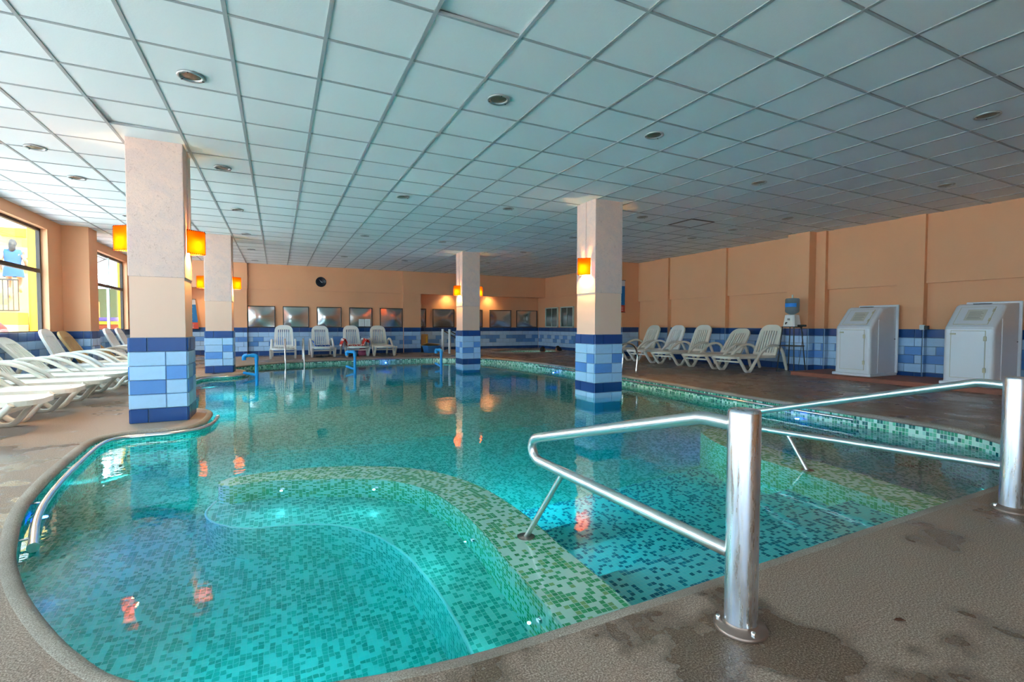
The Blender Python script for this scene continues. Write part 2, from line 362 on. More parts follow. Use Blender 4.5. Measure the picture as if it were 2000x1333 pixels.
# ------------------------------------------------------------------ floor (deck)
def fill(loops, keep, grid=None, zf=lambda x, y: 0., uvscale=True):
    vs = []; es = []
    for L in loops:
        o = len(vs); vs += [Vector((p[0], p[1])) for p in L]; es += [(o+k, o+(k+1) % len(L)) for k in range(len(L))]
    if grid:
        x0, x1, y0, y1, d = grid; x = x0+d/2
        while x < x1:
            y = y0+d/2
            while y < y1: vs.append(Vector((x, y))); y += d
            x += d
    V, E_, F, *_ = delaunay_2d_cdt(vs, es, [], 0, 1e-5)
    mb = MB(); fs = []
    for f in F:
        c = sum((V[i] for i in f), Vector((0, 0)))/len(f)
        if keep(c):
            a, b, d = (V[i] for i in f[:3])
            if (b-a).cross(d-a) < 0: f = list(reversed(f))
            fs.append(f)
    mb.add([(v.x, v.y, zf(v.x, v.y)) for v in V], fs, [[(V[i].x, V[i].y) for i in f] for f in fs] if uvscale else None)
    return mb
X0, X1, Y0, Y1 = XL-.35, XR+.4, YB-.3, 19.6
OUT = [(X0, Y0), (X1, Y0), (X1, Y1), (X0, Y1)]
hole = off(-.06)
floor = obj('floor', fill([OUT, hole, TUB], lambda c: not inside(c, hole) and not inside(c, TUB), (X0, X1, Y0, Y1, .45), dz).mesh('floor', M['deck_aggregate']), kind='structure')
def sweep_outline(prof, zf=dz, uv=True, smooth=True):
    """prof: (inward offset, z, absolute?)"""
    mb = MB(); n = len(POOL); m = len(prof); vs = []
    for i in range(n):
        for d, z, ab in prof:
            p = POOL[i]+_N[i]*d; vs.append((p.x, p.y, z if ab else zf(p.x, p.y)+z))
    L = [0]
    for k in range(1, m): L.append(L[-1]+math.hypot(prof[k][0]-prof[k-1][0], prof[k][1]-prof[k-1][1]))
    fs = []; uvs = []
    for i in range(n):
        j = (i+1) % n
        for k in range(m-1):
            fs.append((i*m+k, i*m+k+1, j*m+k+1, j*m+k)); uvs.append([(ARC[i], L[k]), (ARC[i], L[k+1]), (ARC[i+1], L[k+1]), (ARC[i+1], L[k])])
    return mb.add(vs, fs, uvs, smooth)
part('pool_coping', sweep_outline([(-.075, -.004, 0), (-.06, .001, 0), (-.03, 0, 0), (-.012, -.006, 0), (-.002, -.018, 0), (0, -.03, 0), (-.006, -.043, 0), (-.02, -.05, 0), (-.05, -.052, 0)]), M['coping'], floor)

# ------------------------------------------------------------------ pool basin
ZW, ZP = -.08, -1.45                       # water level, pool floor
basin = obj('pool_basin', fill([off(-.05)], lambda c: inside(c, POOL), None, lambda x, y: ZP).mesh('pool_basin', M['mosaic_pool']), kind='structure')
part('pool_wall_lining', sweep_outline([(-.03, -.048, 0), (-.03, -.22, 1), (-.03, ZP-.01, 1)], smooth=False), M['mosaic_band'], basin)
def path_solid(C, hw, z0, z1, name, mat, parent, cap0=0, cap1=6, taper=None):
    """a low wall that follows a plan path, rounded at its ends, mosaic uv along the path"""
    P = [Vector((p[0], p[1])) for p in catmull([(a, b, 0) for a, b in C], 5)]; N = normals2(P, False); n = len(P)
    s = [0]
    for i in range(1, n): s.append(s[-1]+(P[i]-P[i-1]).length)
    mb = MB(); K = 8; fs = []; uvs = []; vs = []
    hws = [hw*(taper(s[i]/s[-1]) if taper else 1) for i in range(n)]
    for i in range(n):
        for k in range(K+1):
            a = -1+2*k/K; p = P[i]+N[i]*hws[i]*a; vs.append((p.x, p.y, z1))
    for i in range(n-1):
        for k in range(K):
            fs.append((i*(K+1)+k, (i+1)*(K+1)+k, (i+1)*(K+1)+k+1, i*(K+1)+k+1))
            f = lambda i, k: (s[i], (-1+2*k/K)*hws[i])
            uvs.append([f(i, k), f(i+1, k), f(i+1, k+1), f(i, k+1)])
    mb.add(vs, fs, uvs)
    L = [P[i]-N[i]*hws[i] for i in range(n)]; R = [P[i]+N[i]*hws[i] for i in range(n)]
    tip = []
    T = (P[-1]-P[-2]).normalized()
    for k in range(1, 8):
        a = PI*k/8; tip.append(P[-1]-N[-1]*hws[-1]*math.cos(a)+T*hws[-1]*math.sin(a))
    rim = L+tip+list(reversed(R))
    o = len(mb.v); c = [L[-1]]+tip+[R[-1]]
    mb.add([(p.x, p.y, z1) for p in c], [tuple(reversed(range(len(c))))], [[(p.x, p.y) for p in reversed(c)]])
    q = 0; vs = []; fs = []; uvs = []
    for i, p in enumerate(rim):
        if i: q += (p-rim[i-1]).length
        vs += [(p.x, p.y, z1), (p.x, p.y, z0)]
        if i: fs.append((2*i-2, 2*i, 2*i+1, 2*i-1)); uvs.append([(q0, 0), (q, 0), (q, z1-z0), (q0, z1-z0)])
        q0 = q
    mb.add(vs, fs, uvs)
    return part(name, mb, mat, parent), rim
SPA = [(1.14, 1.40), (1.16, 1.75), (1.17, 2.1), (1.19, 2.5), (1.18, 2.85), (1.13, 3.2), (1.0, 3.52), (.8, 3.76), (.5, 3.94), (.15, 4.06), (-.1, 4.10), (-.3, 4.08)]
_, SPARIM = path_solid(SPA, .165, ZP, ZW-.018, 'spa_rim', M['mosaic_green'], basin, taper=lambda t: 1-.35*sm(.8, 1, t))
RID = [(3.80, 1.40), (3.83, 1.75), (3.90, 2.1), (3.95, 2.5), (3.98, 2.9), (4.1, 3.3), (4.3, 3.65)]
path_solid(RID, .20, ZP, ZW-.014, 'entry_ridge', M['mosaic_green'], basin)
# spa bench: between the rim and its own inner line
ZB, ZS = -.50, -.95
BIN = [(.70, 1.40), (.72, 1.8), (.73, 2.1), (.71, 2.42), (.65, 2.78), (.52, 3.1), (.31, 3.33), (.04, 3.44), (-.2, 3.5), (-.38, 3.66), (-.46, 3.86), (-.42, 4.08)]
bi = [Vector((p[0], p[1])) for p in catmull([(a, b, 0) for a, b in BIN], 5)]
bo = [Vector((p[0], p[1])) for p in catmull([(a, b, 0) for a, b in SPA], 5)]
BL = bi+list(reversed(bo))
mb = fill([BL], lambda c: inside(c, BL), None, lambda x, y: ZB)
s = 0; vs = []; fs = []; uvs = []
for i, p in enumerate(bi):
    s0 = s; s += (p-bi[i-1]).length if i else 0
    vs += [(p.x, p.y, ZB), (p.x, p.y, ZP)]
    if i: fs.append((2*i-2, 2*i-1, 2*i+1, 2*i)); uvs.append([(s0, 0), (s0, ZB-ZP), (s, ZB-ZP), (s, 0)])
mb.add(vs, fs, uvs); part('spa_bench', mb, M['mosaic_pool'], basin)
# pale nosing line along the bench and rim edges
part('bench_nosing', MB().tube([(p.x, p.y, ZB) for p in bi], .009, 6), M['white'], basin)
SF = [(1.1, 1.3), (1.1, 2.2), (1.1, 2.9), (.8, 3.6), (.1, 3.95), (-.42, 4.2), (-.9, 4.6), (-1.6, 4.9), (-1.7, 1.3)]
sfl = fill([SF], lambda c: inside(c, SF), None, lambda x, y: ZS); part('spa_floor', sfl, M['mosaic_pool'], basin)
part('spa_floor_step', MB().add([(-1.7, 4.9, ZS), (-.9, 4.6, ZS), (-.42, 4.2, ZS), (-.42, 4.2, ZP), (-.9, 4.6, ZP), (-1.7, 4.9, ZP)], [(0, 1, 4, 5), (1, 2, 3, 4)], [[(0, 0), (.85, 0), (.85, .5), (0, .5)], [(0, 0), (.6, 0), (.6, .5), (0, .5)]]), M['mosaic_pool'], basin)
for k, (ya, yb, z) in enumerate(((1.38, 1.98, -.36), (1.98, 2.5, -.66), (2.5, 3.05, -.96), (3.05, 3.6, -1.2))):
    mb = MB(); x0, x1 = 1.2, 4.0
    mb.add([(x0, ya, z), (x1, ya, z), (x1, yb, z), (x0, yb, z), (x0, yb, ZP), (x1, yb, ZP)], [(0, 1, 2, 3), (3, 2, 5, 4)], [[(x0, ya), (x1, ya), (x1, yb), (x0, yb)], [(x0, 0), (x1, 0), (x1, z-ZP), (x0, z-ZP)]])
    part('entry_step', mb, M['mosaic_step'], basin)
# underwater lamps and jets
def wall_lamp(x, y, z, nx, ny, r, mat, label, power=0, col=(0, 0, 1)):
    t = thing('underwater_lamp', label, 'pool lamp', (x, y, z), math.atan2(ny, nx))
    lens = MB().lathe([(.001, .014), (r*.5, .012), (r*.8, .006), (r*.82, 0)], n=16)
    part('lens', lens, mat, t, rot=(0, PI/2, 0))
    part('bezel', MB().lathe([(r*.82, 0), (r*.84, .010), (r, .008), (r*1.05, -.004)], n=16), M['steel'], t, rot=(0, PI/2, 0))
    if power:
        l = bpy.data.lights.new('lamp_light', 'SPOT'); l.energy = power; l.color = col; l.spot_size = 2.7; l.spot_blend = .8; l.shadow_soft_size = .008 if power < 8 else (.02 if col[0] < .1 else .05)
        o = obj('lamp_light', l, t, (.05, 0, 0)); o.rotation_euler = (0, -PI/2, 0)
for x, y, z, nx, ny, lab, pw in ((5.98, 3.85, -.19, -1, 0, 'blue glowing underwater lamp in the right pool wall beside the steel rails', 60), (6.19, 10.2, -.2, -1, -.05, 'blue glowing underwater lamp behind the sconce column in the water', 60), (3.0, 15.06, -.2, 0, -1, 'blue glowing underwater lamp below the lounger with the red towel', 60), (-1.40, 4.0, -.28, 1, -.15, 'small blue underwater lamp beneath the steel rail at the curved edge', 10)):
    wall_lamp(x+nx*.01, y+ny*.01, z, nx, ny, .07, M['led_blue'], lab, pw, (.02, .10, 1))
for x, y, nx, ny, lab in ((.02, 3.925, -.2, -1, 'pale glowing spa jet at the tip end of the spa wall'), (.66, 3.66, -.6, -.8, 'pale glowing spa jet in the bend of the spa wall'), (1.0, 2.55, -1, 0, 'pale glowing spa jet beneath the handrail foot'), (.99, 1.75, -1, .05, 'pale glowing spa jet close to the deck edge')):
    wall_lamp(x, y, -.27, nx, ny, .02, M['led_white'], lab, 1.5, (.45, .85, 1))
for x, y, z, nx, ny, pw, lab in ((1.365, 2.3, -.24, 1, .1, 6, 'added unseen fill lamp on the outer spa wall beside the entry steps'), (1.24, 3.42, -.5, .8, .6, 85, 'added unseen fill lamp on the outer bend of the spa wall'), (-.1, 4.29, -.5, 0, 1, 70, 'added unseen fill lamp on the outer spa wall facing the far end'), (-1.5, 8.6, -.7, 1, 0, 70, 'added unseen fill lamp between the two column ledges, nearer one'), (-1.5, 10.3, -.7, 1, .2, 70, 'added unseen fill lamp between the two column ledges, farther one'), (-.3, 1.78, -.5, .3, 1, 15, 'added unseen fill lamp below the curved near edge')):  # fill lamps added out of view to brighten the pool water
    wall_lamp(x, y, z, nx, ny, .07, M['led_white'], lab, pw, (.52, .76, 1))
# the water body
mb = fill([off(-.045)], lambda c: inside(c, POOL), None, lambda x, y: ZW)
OFFW = off(-.045); n = len(OFFW)
mb.add([(p.x, p.y, z) for z in (ZW, ZP-.1) for p in OFFW], [(k, n+k, n+(k+1) % n, (k+1) % n) for k in range(n)])
bt = fill([OFFW], lambda c: inside(c, POOL), None, lambda x, y: ZP-.1, False); mb.add(bt.v, [tuple(reversed(f)) for f in bt.f])
me = mb.mesh('pool_water', M['water'])
bm = bmesh.new(); bm.from_mesh(me); bmesh.ops.remove_doubles(bm, verts=bm.verts, dist=1e-4); bmesh.ops.recalc_face_normals(bm, faces=bm.faces); bm.to_mesh(me); bm.free()
wo = obj('pool_water', me, kind='structure')
# hot tub at the back
tb = MB(); n = len(TUB); zt = .1; vs = []
prof = [(1.0, 0), (.985, -.03), (.98, -.12), (.97, -.5), (.70, -.5), (.68, -.95)]
for r, z in prof: vs += [(TUBC[0]+(p.x-TUBC[0])*r, TUBC[1]+(p.y-TUBC[1])*r, zt+z) for p in TUB]
fs = []; uvs = []
for i in range(len(prof)-1):
    for k in range(n):
        fs.append((i*n+k, i*n+(k+1) % n, (i+1)*n+(k+1) % n, (i+1)*n+k)); u0, u1 = k*.165, (k+1)*.165; uvs.append([(u0, i*.31), (u1, i*.31), (u1, i*.31+.3), (u0, i*.31+.3)])
fs.append(tuple((len(prof)-1)*n+k for k in range(n))); uvs.append([(vs[(len(prof)-1)*n+k][0], vs[(len(prof)-1)*n+k][1]) for k in range(n)])
tub = obj('sunken_hot_tub', tb.add(vs, fs, uvs).mesh('sunken_hot_tub', M['mosaic_green']), kind='structure')
tw = MB(); tw.add([(TUBC[0]+(p.x-TUBC[0])*.984, TUBC[1]+(p.y-TUBC[1])*.984, z) for z in (zt-.12, zt-1) for p in TUB], [tuple(range(n)), tuple(reversed(range(n, 2*n)))]+[(k, n+k, n+(k+1) % n, (k+1) % n) for k in range(n)])
part('hot_tub_water', tw, M['water'], tub)
rim = MB(); vs = []
RP = [(1.06, -.01), (1.05, .03), (1.0, .035), (.985, .0), (.985, -.06)]
for r, z in RP: vs += [(TUBC[0]+(p.x-TUBC[0])*r, TUBC[1]+(p.y-TUBC[1])*r, zt+z) for p in TUB]
rim.add(vs, [(i*n+k, i*n+(k+1) % n, (i+1)*n+(k+1) % n, (i+1)*n+k) for i in range(len(RP)-1) for k in range(n)], smooth=True)
part('hot_tub_coping', rim, M['coping'], tub)

# ------------------------------------------------------------------ tile wainscot
TH, TW, TGAP, TT = .156, .31, .005, .012
_tm = {}
def tile_mesh(mat, w, h=TH):
    k = (mat, round(w, 3), round(h, 3))
    if k not in _tm:
        a, b, c = w/2-TGAP/2, h/2-TGAP/2, .004
        mb = MB(); mb.add([(-a, 0, -b), (a, 0, -b), (a, 0, b), (-a, 0, b), (-a+c, -TT, -b+c), (a-c, -TT, -b+c), (a-c, -TT, b-c), (-a+c, -TT, b-c)], [(4, 5, 6, 7), (0, 1, 5, 4), (1, 2, 6, 5), (2, 3, 7, 6), (3, 0, 4, 7)])
        _tm[k] = mb.mesh('tile', M[mat])
    return _tm[k]
def wainscot(parent, a, b, z0=0, zf=None, rows=None, seam=None, seed=0, pm=.42, phase=0.):
    """tiles on the vertical face from a to b (plan points); the face looks to the right hand of a->b"""
    rnd = random.Random(seed); A = Vector(a); B = Vector(b); D = (B-A); Ln = D.length; D.normalize()
    ang = math.atan2(D.y, D.x); nrm = Vector((D.y, -D.x)); i = 0
    rows = rows or ['n', 'l', 'lm', 'lm', 'l', 'n']
    mid = (A+B)/2; nb = len(rows)*TH
    bed = MB().box(-Ln/2, Ln/2, -.006, .006, 0, nb)
    part('grout_bed', bed, M['grout'], parent, (mid.x, mid.y, z0), (0, 0, ang))
    for r, kind in enumerate(rows):
        x = 0.; cut = TW*((.5 if (r % 2) else 1)+phase) % TW or TW
        edges = [0.]; x = cut
        if seam:                                   # a column face: one joint, as in the photograph
            edges = [0., (seam if kind != 'n' else 1-seam)*Ln if kind != 'n' else .3*Ln, Ln]
        else:
            if kind == 'n': x = TW
            while x < Ln-.03: edges.append(x); x += TW
            edges.append(Ln)
        for k in range(len(edges)-1):
            w = edges[k+1]-edges[k]
            if w < .03: continue
            c = A+D*(edges[k]+w/2)
            mat = 'tile_navy' if kind == 'n' else ('tile_mid' if kind == 'm' or (kind == 'lm' and ((k+r) % 2 == 0) == (rnd.random() < .5+abs(pm-.1))) else 'tile_light')
            z = z0+TH*(r+.5)
            o = obj('tile', tile_mesh(mat, w), parent, (c.x+nrm.x*.006, c.y+nrm.y*.006, z), (0, 0, ang))

# ------------------------------------------------------------------ walls
def shell(name, mb, mat=None): return obj(name, mb.mesh(name, mat or M['peach']), kind='structure')
# left wall with its windows
mb = MB(); x0, x1 = XL-.16, XL
mb.box(x0, x1, YB, Y1, -.3, WZ0); mb.box(x0, x1, YB, Y1, WZ1, 3.3)
prev = YB
for a, b in WIN_L+[(Y1, Y1)]:
    if a > prev: mb.box(x0, x1, prev, a, WZ0, WZ1)
    prev = b
wall_left = shell('wall_left', mb)
PL = MB()
for ya, yb in ((6.45, 6.95), (12.75, 13.27), (.3, .9)): PL.box(XL, XL+.43, ya, yb, 0, ZC)
part('pier', PL, M['peach'], wall_left)
wainscot(wall_left, (XL, 8.0), (XL, 12.75), 0, seed=1); wainscot(wall_left, (XL, 13.27), (XL, 17.8), 0, seed=2)
wainscot(wall_left, (XL, 12.75), (XL+.43, 12.75), 0, seed=3); wainscot(wall_left, (XL+.43, 12.75), (XL+.43, 13.27), 0, seed=4)
def window(n, along, lo, hi, plane, mull, transom, hopper=None):
    """along 'y': window in a wall of constant x"""
    mb = MB(); fr = .05
    def bar(a0, a1, z0, z1, m=None, d=.03):
        (m or mb).box(plane-d, plane+d, a0, a1, z0, z1) if along == 'y' else (m or mb).box(a0, a1, plane-d, plane+d, z0, z1)
    bar(lo, hi, WZ0, WZ0+fr); bar(lo, hi, WZ1-fr, WZ1); bar(lo, lo+fr, WZ0, WZ1); bar(hi-fr, hi, WZ0, WZ1)
    w = obj('window_%d' % n, mb.mesh('window_%d' % n, M['dark_frame']), kind='structure')
    t = MB(); bar(lo+fr, hi-fr, transom-.035, transom+.035, t, .032); part('transom', t, M['dark_frame'], w)
    cuts = [lo+fr]+mull+[hi-fr]
    for c in mull:
        q = MB(); bar(c-.025, c+.025, WZ0+fr, WZ1-fr, q, .028); part('mullion', q, M['alu'], w)
    for a, b in zip(cuts[:-1], cuts[1:]):
        for z0, z1 in ((WZ0+fr, transom-.035), (transom+.035, WZ1-fr)):
            if hopper and a <= hopper < b and z0 > 1.5: continue
            q = MB(); bar(a, b, z0, z1, q, .004); part('pane', q, M['glass'], w)
    return w
window(1, 'y', 7.3, 12.1, XL-.13, [8.9, 10.5], 2.08)
w2 = window(2, 'y', 13.6, 17.45, XL-.13, [15.0, 16.2], 2.08, hopper=15.5)
hp = MB(); pv = Vector((XL-.13, 0, 2.80)); ang = 1.05                    # tilted-open top light
def hopt(s, y): return (pv.x-math.sin(ang)*s, y, pv.z-math.cos(ang)*s)
for ya, yb, s0, s1 in ((15.03, 16.17, 0, .04), (15.03, 16.17, .62, .66), (15.03, 15.07, 0, .66), (16.13, 16.17, 0, .66)):
    v = [hopt(s, y) for s in (s0, s1) for y in (ya, yb)]; v2 = [(a-.025, b, c+.01) for a, b, c in v]
    hp.add(v+v2, [(0, 1, 3, 2), (4, 6, 7, 5), (0, 4, 5, 1), (2, 3, 7, 6), (0, 2, 6, 4), (1, 5, 7, 3)])
part('open_sash', hp, M['dark_frame'], w2)
part('stay_arm', MB().tube([hopt(.5, 16.12), (XL-.13, 16.12, 2.2)], .008, 6).tube([hopt(.5, 15.08), (XL-.13, 15.08, 2.2)], .008, 6), M['dark_frame'], w2)
window(3, 'y', 1.0, 6.2, XL-.13, [2.7, 4.5], 2.08); window(4, 'y', -4.4, .2, XL-.13, [-2.9, -1.3], 2.08)
# back wall (behind the camera) with its windows
mb = MB(); mb.box(XL-.16, XR+.2, YB-.16, YB, -.3, WZ0); mb.box(XL-.16, XR+.2, YB-.16, YB, WZ1, 3.3); prev = XL-.16
for a, b in WIN_B+[(XR+.2, XR+.2)]:
    if a > prev: mb.box(prev, a, YB-.16, YB, WZ0, WZ1)
    prev = b
shell('wall_back', mb)
for k, (a, b) in enumerate(WIN_B): window(5+k, 'x', a, b, YB-.13, [a+(b-a)/3, a+2*(b-a)/3], 2.08)
# right wall
ZL = 1.85
wall_right = shell('wall_right', MB().box(XR, XR+.2, YB, 12.1, -.3, 3.3))
part('upper_band', MB().box(XR-.06, XR, YB, 12.1, ZL, ZC+.05), M['peach'], wall_right)
for ya, yb in ((10.73, 11.3), (8.7, 9.15), (4.48, 4.9), (2.2, 2.6), (-1.5, -1.1)):
    part('pilaster', MB().box(XR-.13, XR, ya, yb, 0, ZC), M['peach'], wall_right)
part('pier', MB().box(XR-.37, XR, 6.4, 6.88, 0, ZC), M['peach'], wall_right)
part('pipe_chase', MB().box(XR-.14, XR, 6.2, 6.4, 0, ZC), M['peach'], wall_right)
z = .10
for a, b, x in ((10.73, 9.15, XR), (8.7, 6.88, XR), (6.2, 4.9, XR), (4.48, 2.6, XR), (11.3, 10.73, XR-.13), (9.15, 8.7, XR-.13), (4.9, 4.48, XR-.13), (6.88, 6.4, XR-.37), (6.4, 6.2, XR-.14)):
    wainscot(wall_right, (x, a), (x, b), z-.01, seed=int(a*10), pm=.5)
wainscot(wall_right, (XR-.37, 6.4), (XR-.14, 6.4), z-.01, seed=61); wainscot(wall_right, (XR-.14, 6.2), (XR, 6.2), z-.01, seed=62)
wainscot(wall_right, (XR-.13, 4.48), (XR, 4.48), z-.01, seed=63); wainscot(wall_right, (XR-.13, 8.7), (XR, 8.7), z-.01, seed=64)
# jog block and the far right wall with two narrow windows
XJ = 9.78
wall_jog = shell('wall_jog', MB().box(XJ, XR+.2, 12.1, 12.7, -.3, 3.3))
wainscot(wall_jog, (XJ, 12.1), (10.45, 12.1), z-.01, seed=70); wainscot(wall_jog, (XJ, 12.7), (XJ, 12.1), z-.01, seed=71)
XF = 10.3
wall_fr = shell('wall_far_right', MB().box(XF, XF+.2, 12.7, Y1, -.3, 3.3))
part('upper_band', MB().box(XF-.04, XF, 12.7, 17.9, 2.25, ZC+.05), M['peach'], wall_fr)
wainscot(wall_fr, (XF, 18.4), (XF, 12.7), .05, seed=72, pm=.5)
for k, (ya, yb) in enumerate(((15.6, 16.55), (16.75, 17.75))):
    w = MB()
    w.box(XF-.05, XF+.01, ya, yb, 1.0, 1.04).box(XF-.05, XF+.01, ya, yb, 1.78, 1.82).box(XF-.05, XF+.01, ya, ya+.05, 1.0, 1.82).box(XF-.05, XF+.01, yb-.05, yb, 1.0, 1.82)
    wo_ = obj('window_%d' % (8+k), w.mesh('window', M['alu']), kind='structure')
    part('pane', MB().box(XF-.02, XF-.01, ya+.05, (ya+yb)/2-.015, 1.04, 1.78), M['smoked'], wo_); part('pane', MB().box(XF-.02, XF-.01, (ya+yb)/2+.015, yb-.05, 1.04, 1.78), M['smoked'], wo_)
    part('mullion', MB().box(XF-.03, XF-.005, (ya+yb)/2-.015, (ya+yb)/2+.015, 1.04, 1.78), M['alu'], wo_)
# far wall: main face, pilasters, beams over the recesses, recess backs
ZBM = 2.25
wall_far = shell('wall_far', MB().box(-.9, 4.22, YF, YF+.2, -.3, 3.3))
part('upper_band', MB().box(-.9, 4.22, YF-.05, YF, ZBM, ZC+.05), M['peach'], wall_far)
part('pilaster', MB().box(-1.3, -.88, YF-.10, YF+.2, 0, ZC), M['peach'], wall_far); part('pilaster', MB().box(4.22, 4.87, YF-.10, YF+.7, 0, ZC), M['peach'], wall_far)
part('beam', MB().box(XL, -.86, YF-.13, YF+.2, ZBM, ZC+.1), M['peach'], wall_far); part('beam', MB().box(4.2, XF, YF-.13, YF+.2, ZBM, ZC+.1), M['peach'], wall_far)
FB = 18.45
part('recess_back', MB().box(4.8, XF+.2, FB, FB+.2, -.1, 3.3), M['peach'], wall_far)
part('recess_soffit', MB().box(4.8, XF+.1, YF-.1, FB+.1, 2.42, 2.5), M['peach'], wall_far)
part('recess_back', MB().box(XL-.1, -1.2, 19.2, 19.4, -.1, 3.3), M['peach'], wall_far)
part('recess_side', MB().box(-1.3, -1.1, YF, 19.3, -.1, 3.3), M['peach'], wall_far)
part('recess_soffit', MB().box(XL-.1, -1.2, YF-.1, 19.3, 2.42, 2.5), M['peach'], wall_far)
wainscot(wall_far, (-.88, YF), (4.22, YF), .05, rows=['n', 'l', 'lm', 'lm', 'l', 'n'], seed=80, pm=.55)
wainscot(wall_far, (-1.3, YF-.10), (-.88, YF-.10), .05, rows=['n', 'l', 'l', 'm', 'l', 'n'], seed=81); wainscot(wall_far, (4.22, YF-.10), (4.87, YF-.10), .05, seed=82, pm=.5)
wainscot(wall_far, (4.87, FB), (XF, FB), .05, seed=83, pm=.4); wainscot(wall_far, (XL, 19.2), (-1.3, 19.2), .05, seed=84, pm=.3)
# stainless shutter panels
def shutter(xa, xb, za, zb, y, label, seed):
    rnd = random.Random(seed); t = thing('steel_shutter', label, 'shutter', (0, 0, 0), group='stainless shutters along the far wall')
    fr = MB(); e = .025
    for a, b, c, d in ((xa, xb, za, za+e), (xa, xb, zb-e, zb), (xa, xa+e, za+e, zb-e), (xb-e, xb, za+e, zb-e)): fr.box(a, b, y-.04, y+.002, c, d)
    part('frame', fr, M['dark_frame'], t)
    mb = MB(); n, m = 14, 14; vs = []; a1, a2, ph = rnd.uniform(.022, .034), rnd.uniform(-.012, .012), rnd.uniform(-.5, .5)
    for j in range(m+1):
        for i in range(n+1):
            u, v = i/n, j/m; s = math.sin(PI*u)*math.sin(PI*v)
            vs.append((xa+e+(xb-xa-2*e)*u, y-.012-a1*s-a2*math.sin(2*PI*u+ph)*math.sin(PI*v), za+e+(zb-za-2*e)*v))
    mb.add(vs, [(j*(n+1)+i, j*(n+1)+i+1, (j+1)*(n+1)+i+1, (j+1)*(n+1)+i) for j in range(m) for i in range(n)], smooth=True)
    part('steel_sheet', mb, M['panel'], t)
    return t
names = ['first', 'second', 'third', 'fourth', 'fifth']
for k, (a, b) in enumerate(((-.88, -.06), (.17, .98), (1.23, 2.04), (2.3, 3.1), (3.37, 4.2))):
    shutter(a, b, .985, 1.70, YF, ['brushed steel wall shutter closest to the glowing sconce column by the ladder', 'brushed steel wall shutter between the first two far loungers', 'brushed steel wall shutter just below the round clock', 'brushed steel wall shutter carrying two white paper notices', 'brushed steel wall shutter beside the tiled pilaster at the far wall'][k], k)
for k, (a, b) in enumerate(((4.9, 5.25), (5.52, 6.42), (6.75, 7.65), (7.97, 8.97), (9.22, 10.24))):
    shutter(a, b, .99, 1.72, FB, ['narrow slice of steel shutter deep in the recess next to the pilaster', 'brushed steel shutter in the recess above the two white posts', 'brushed steel shutter in the recess mostly hidden by the column', 'brushed steel shutter in the recess behind the sunken hot tub', 'brushed steel shutter in the recess next to the far right corner'][k], k+9)
for k, xa in enumerate((2.62, 2.83)):
    t = thing('paper_notice', ['white paper notice on the steel shutter, nearer the clock', 'white paper notice on the steel shutter, farther from the clock'][k], 'notice', (xa, YF-.04, 1.03), group='notices on the shutter')
    part('sheet', MB().box(0, .19, -.003, 0, 0, .26), M['white'], t)
    for q in range(5): part('printed_line', MB().box(.03, .16, -.004, -.003, .04+q*.04, .052+q*.04), M['print_grey'], t)

# ------------------------------------------------------------------ ceiling: board tiles in a metal grid
GX0, GDX, GY0, GDY = -.2778, .60606, 3.647, .61366
ceiling = obj('ceiling', MB().box(X0, X1, Y0, Y1, ZC+.10, ZC+.3).mesh('ceiling', M['ceil']), kind='structure')
ix = range(math.floor((XL-.1-GX0)/GDX), math.ceil((XR+.1-GX0)/GDX)); jy = range(math.floor((YB-GY0)/GDY), math.ceil((18.2-GY0)/GDY))
COLS = [(-1.43, -.93, 6.46, 6.96), (-1.43, -.92, 12.5, 13.0), (4.54, 5.04, 12.35, 12.85), (4.54, 5.06, 6.28, 6.79)]
cells = []
for i in ix:
    for j in jy:
        x, y = GX0+GDX*i, GY0+GDY*j
        if x > 10.2 and y > 12.1 or x+GDX/2 < XL or x > XR: continue
        c = (x+GDX/2, y+GDY/2)
        q = [project((x+a*GDX, y+b*GDY, ZC)) for a, b in ((0, 0), (1, 0), (1, 1), (0, 1))]
        area = 0
        if all(q):
            cx = sum(p[0] for p in q)/4; cy = sum(p[1] for p in q)/4
            if -60 < cx < 2060 and -60 < cy < 700: area = abs(sum(q[k][0]*q[(k+1) % 4][1]-q[(k+1) % 4][0]*q[k][1] for k in range(4)))/2
        cells.append((area, i, j, c))
cells.sort(reverse=True)
tw_, th_ = GDX/2-.010, GDY/2-.010
def board(mb, cx, cy, cz):
    e = .004
    return mb.add([(cx-tw_, cy-th_, cz+.012), (cx+tw_, cy-th_, cz+.012), (cx+tw_, cy+th_, cz+.012), (cx-tw_, cy+th_, cz+.012), (cx-tw_+e, cy-th_+e, cz), (cx+tw_-e, cy-th_+e, cz), (cx+tw_-e, cy+th_-e, cz), (cx-tw_+e, cy+th_-e, cz)], [(7, 6, 5, 4), (4, 5, 1, 0), (5, 6, 2, 1), (6, 7, 3, 2), (7, 4, 0, 3), (0, 1, 2, 3)])
TILE = board(MB(), 0, 0, 0).mesh('ceiling_tile', M['ceil'])
rest = MB(); nind = 0; rnd = random.Random(3)
for area, i, j, c in cells:
    if nind < 300 and area > 0:
        o = obj('ceiling_tile', TILE, ceiling, (c[0], c[1], ZC+.001+rnd.uniform(0, .0015)), (rnd.gauss(0, .0012), rnd.gauss(0, .0012), 0)); nind += 1
        if (i, j) in ((-2, 3), (4, 12), (6, 13), (2, -2)): o.rotation_euler = (.02, .012, 0); o.location.z += .012
    else: board(rest, c[0], c[1], ZC+.001)
ro = part('ceiling_tile_field', rest, M['ceil'], ceiling); ro['kind'] = 'stuff'
for i in ix:
    x = GX0+GDX*i
    if x < XL-.1: continue
    part('grid_bar', MB().box(x-.013, x+.013, YB, 18.3, ZC-.004, ZC+.02), M['tbar'], ceiling)
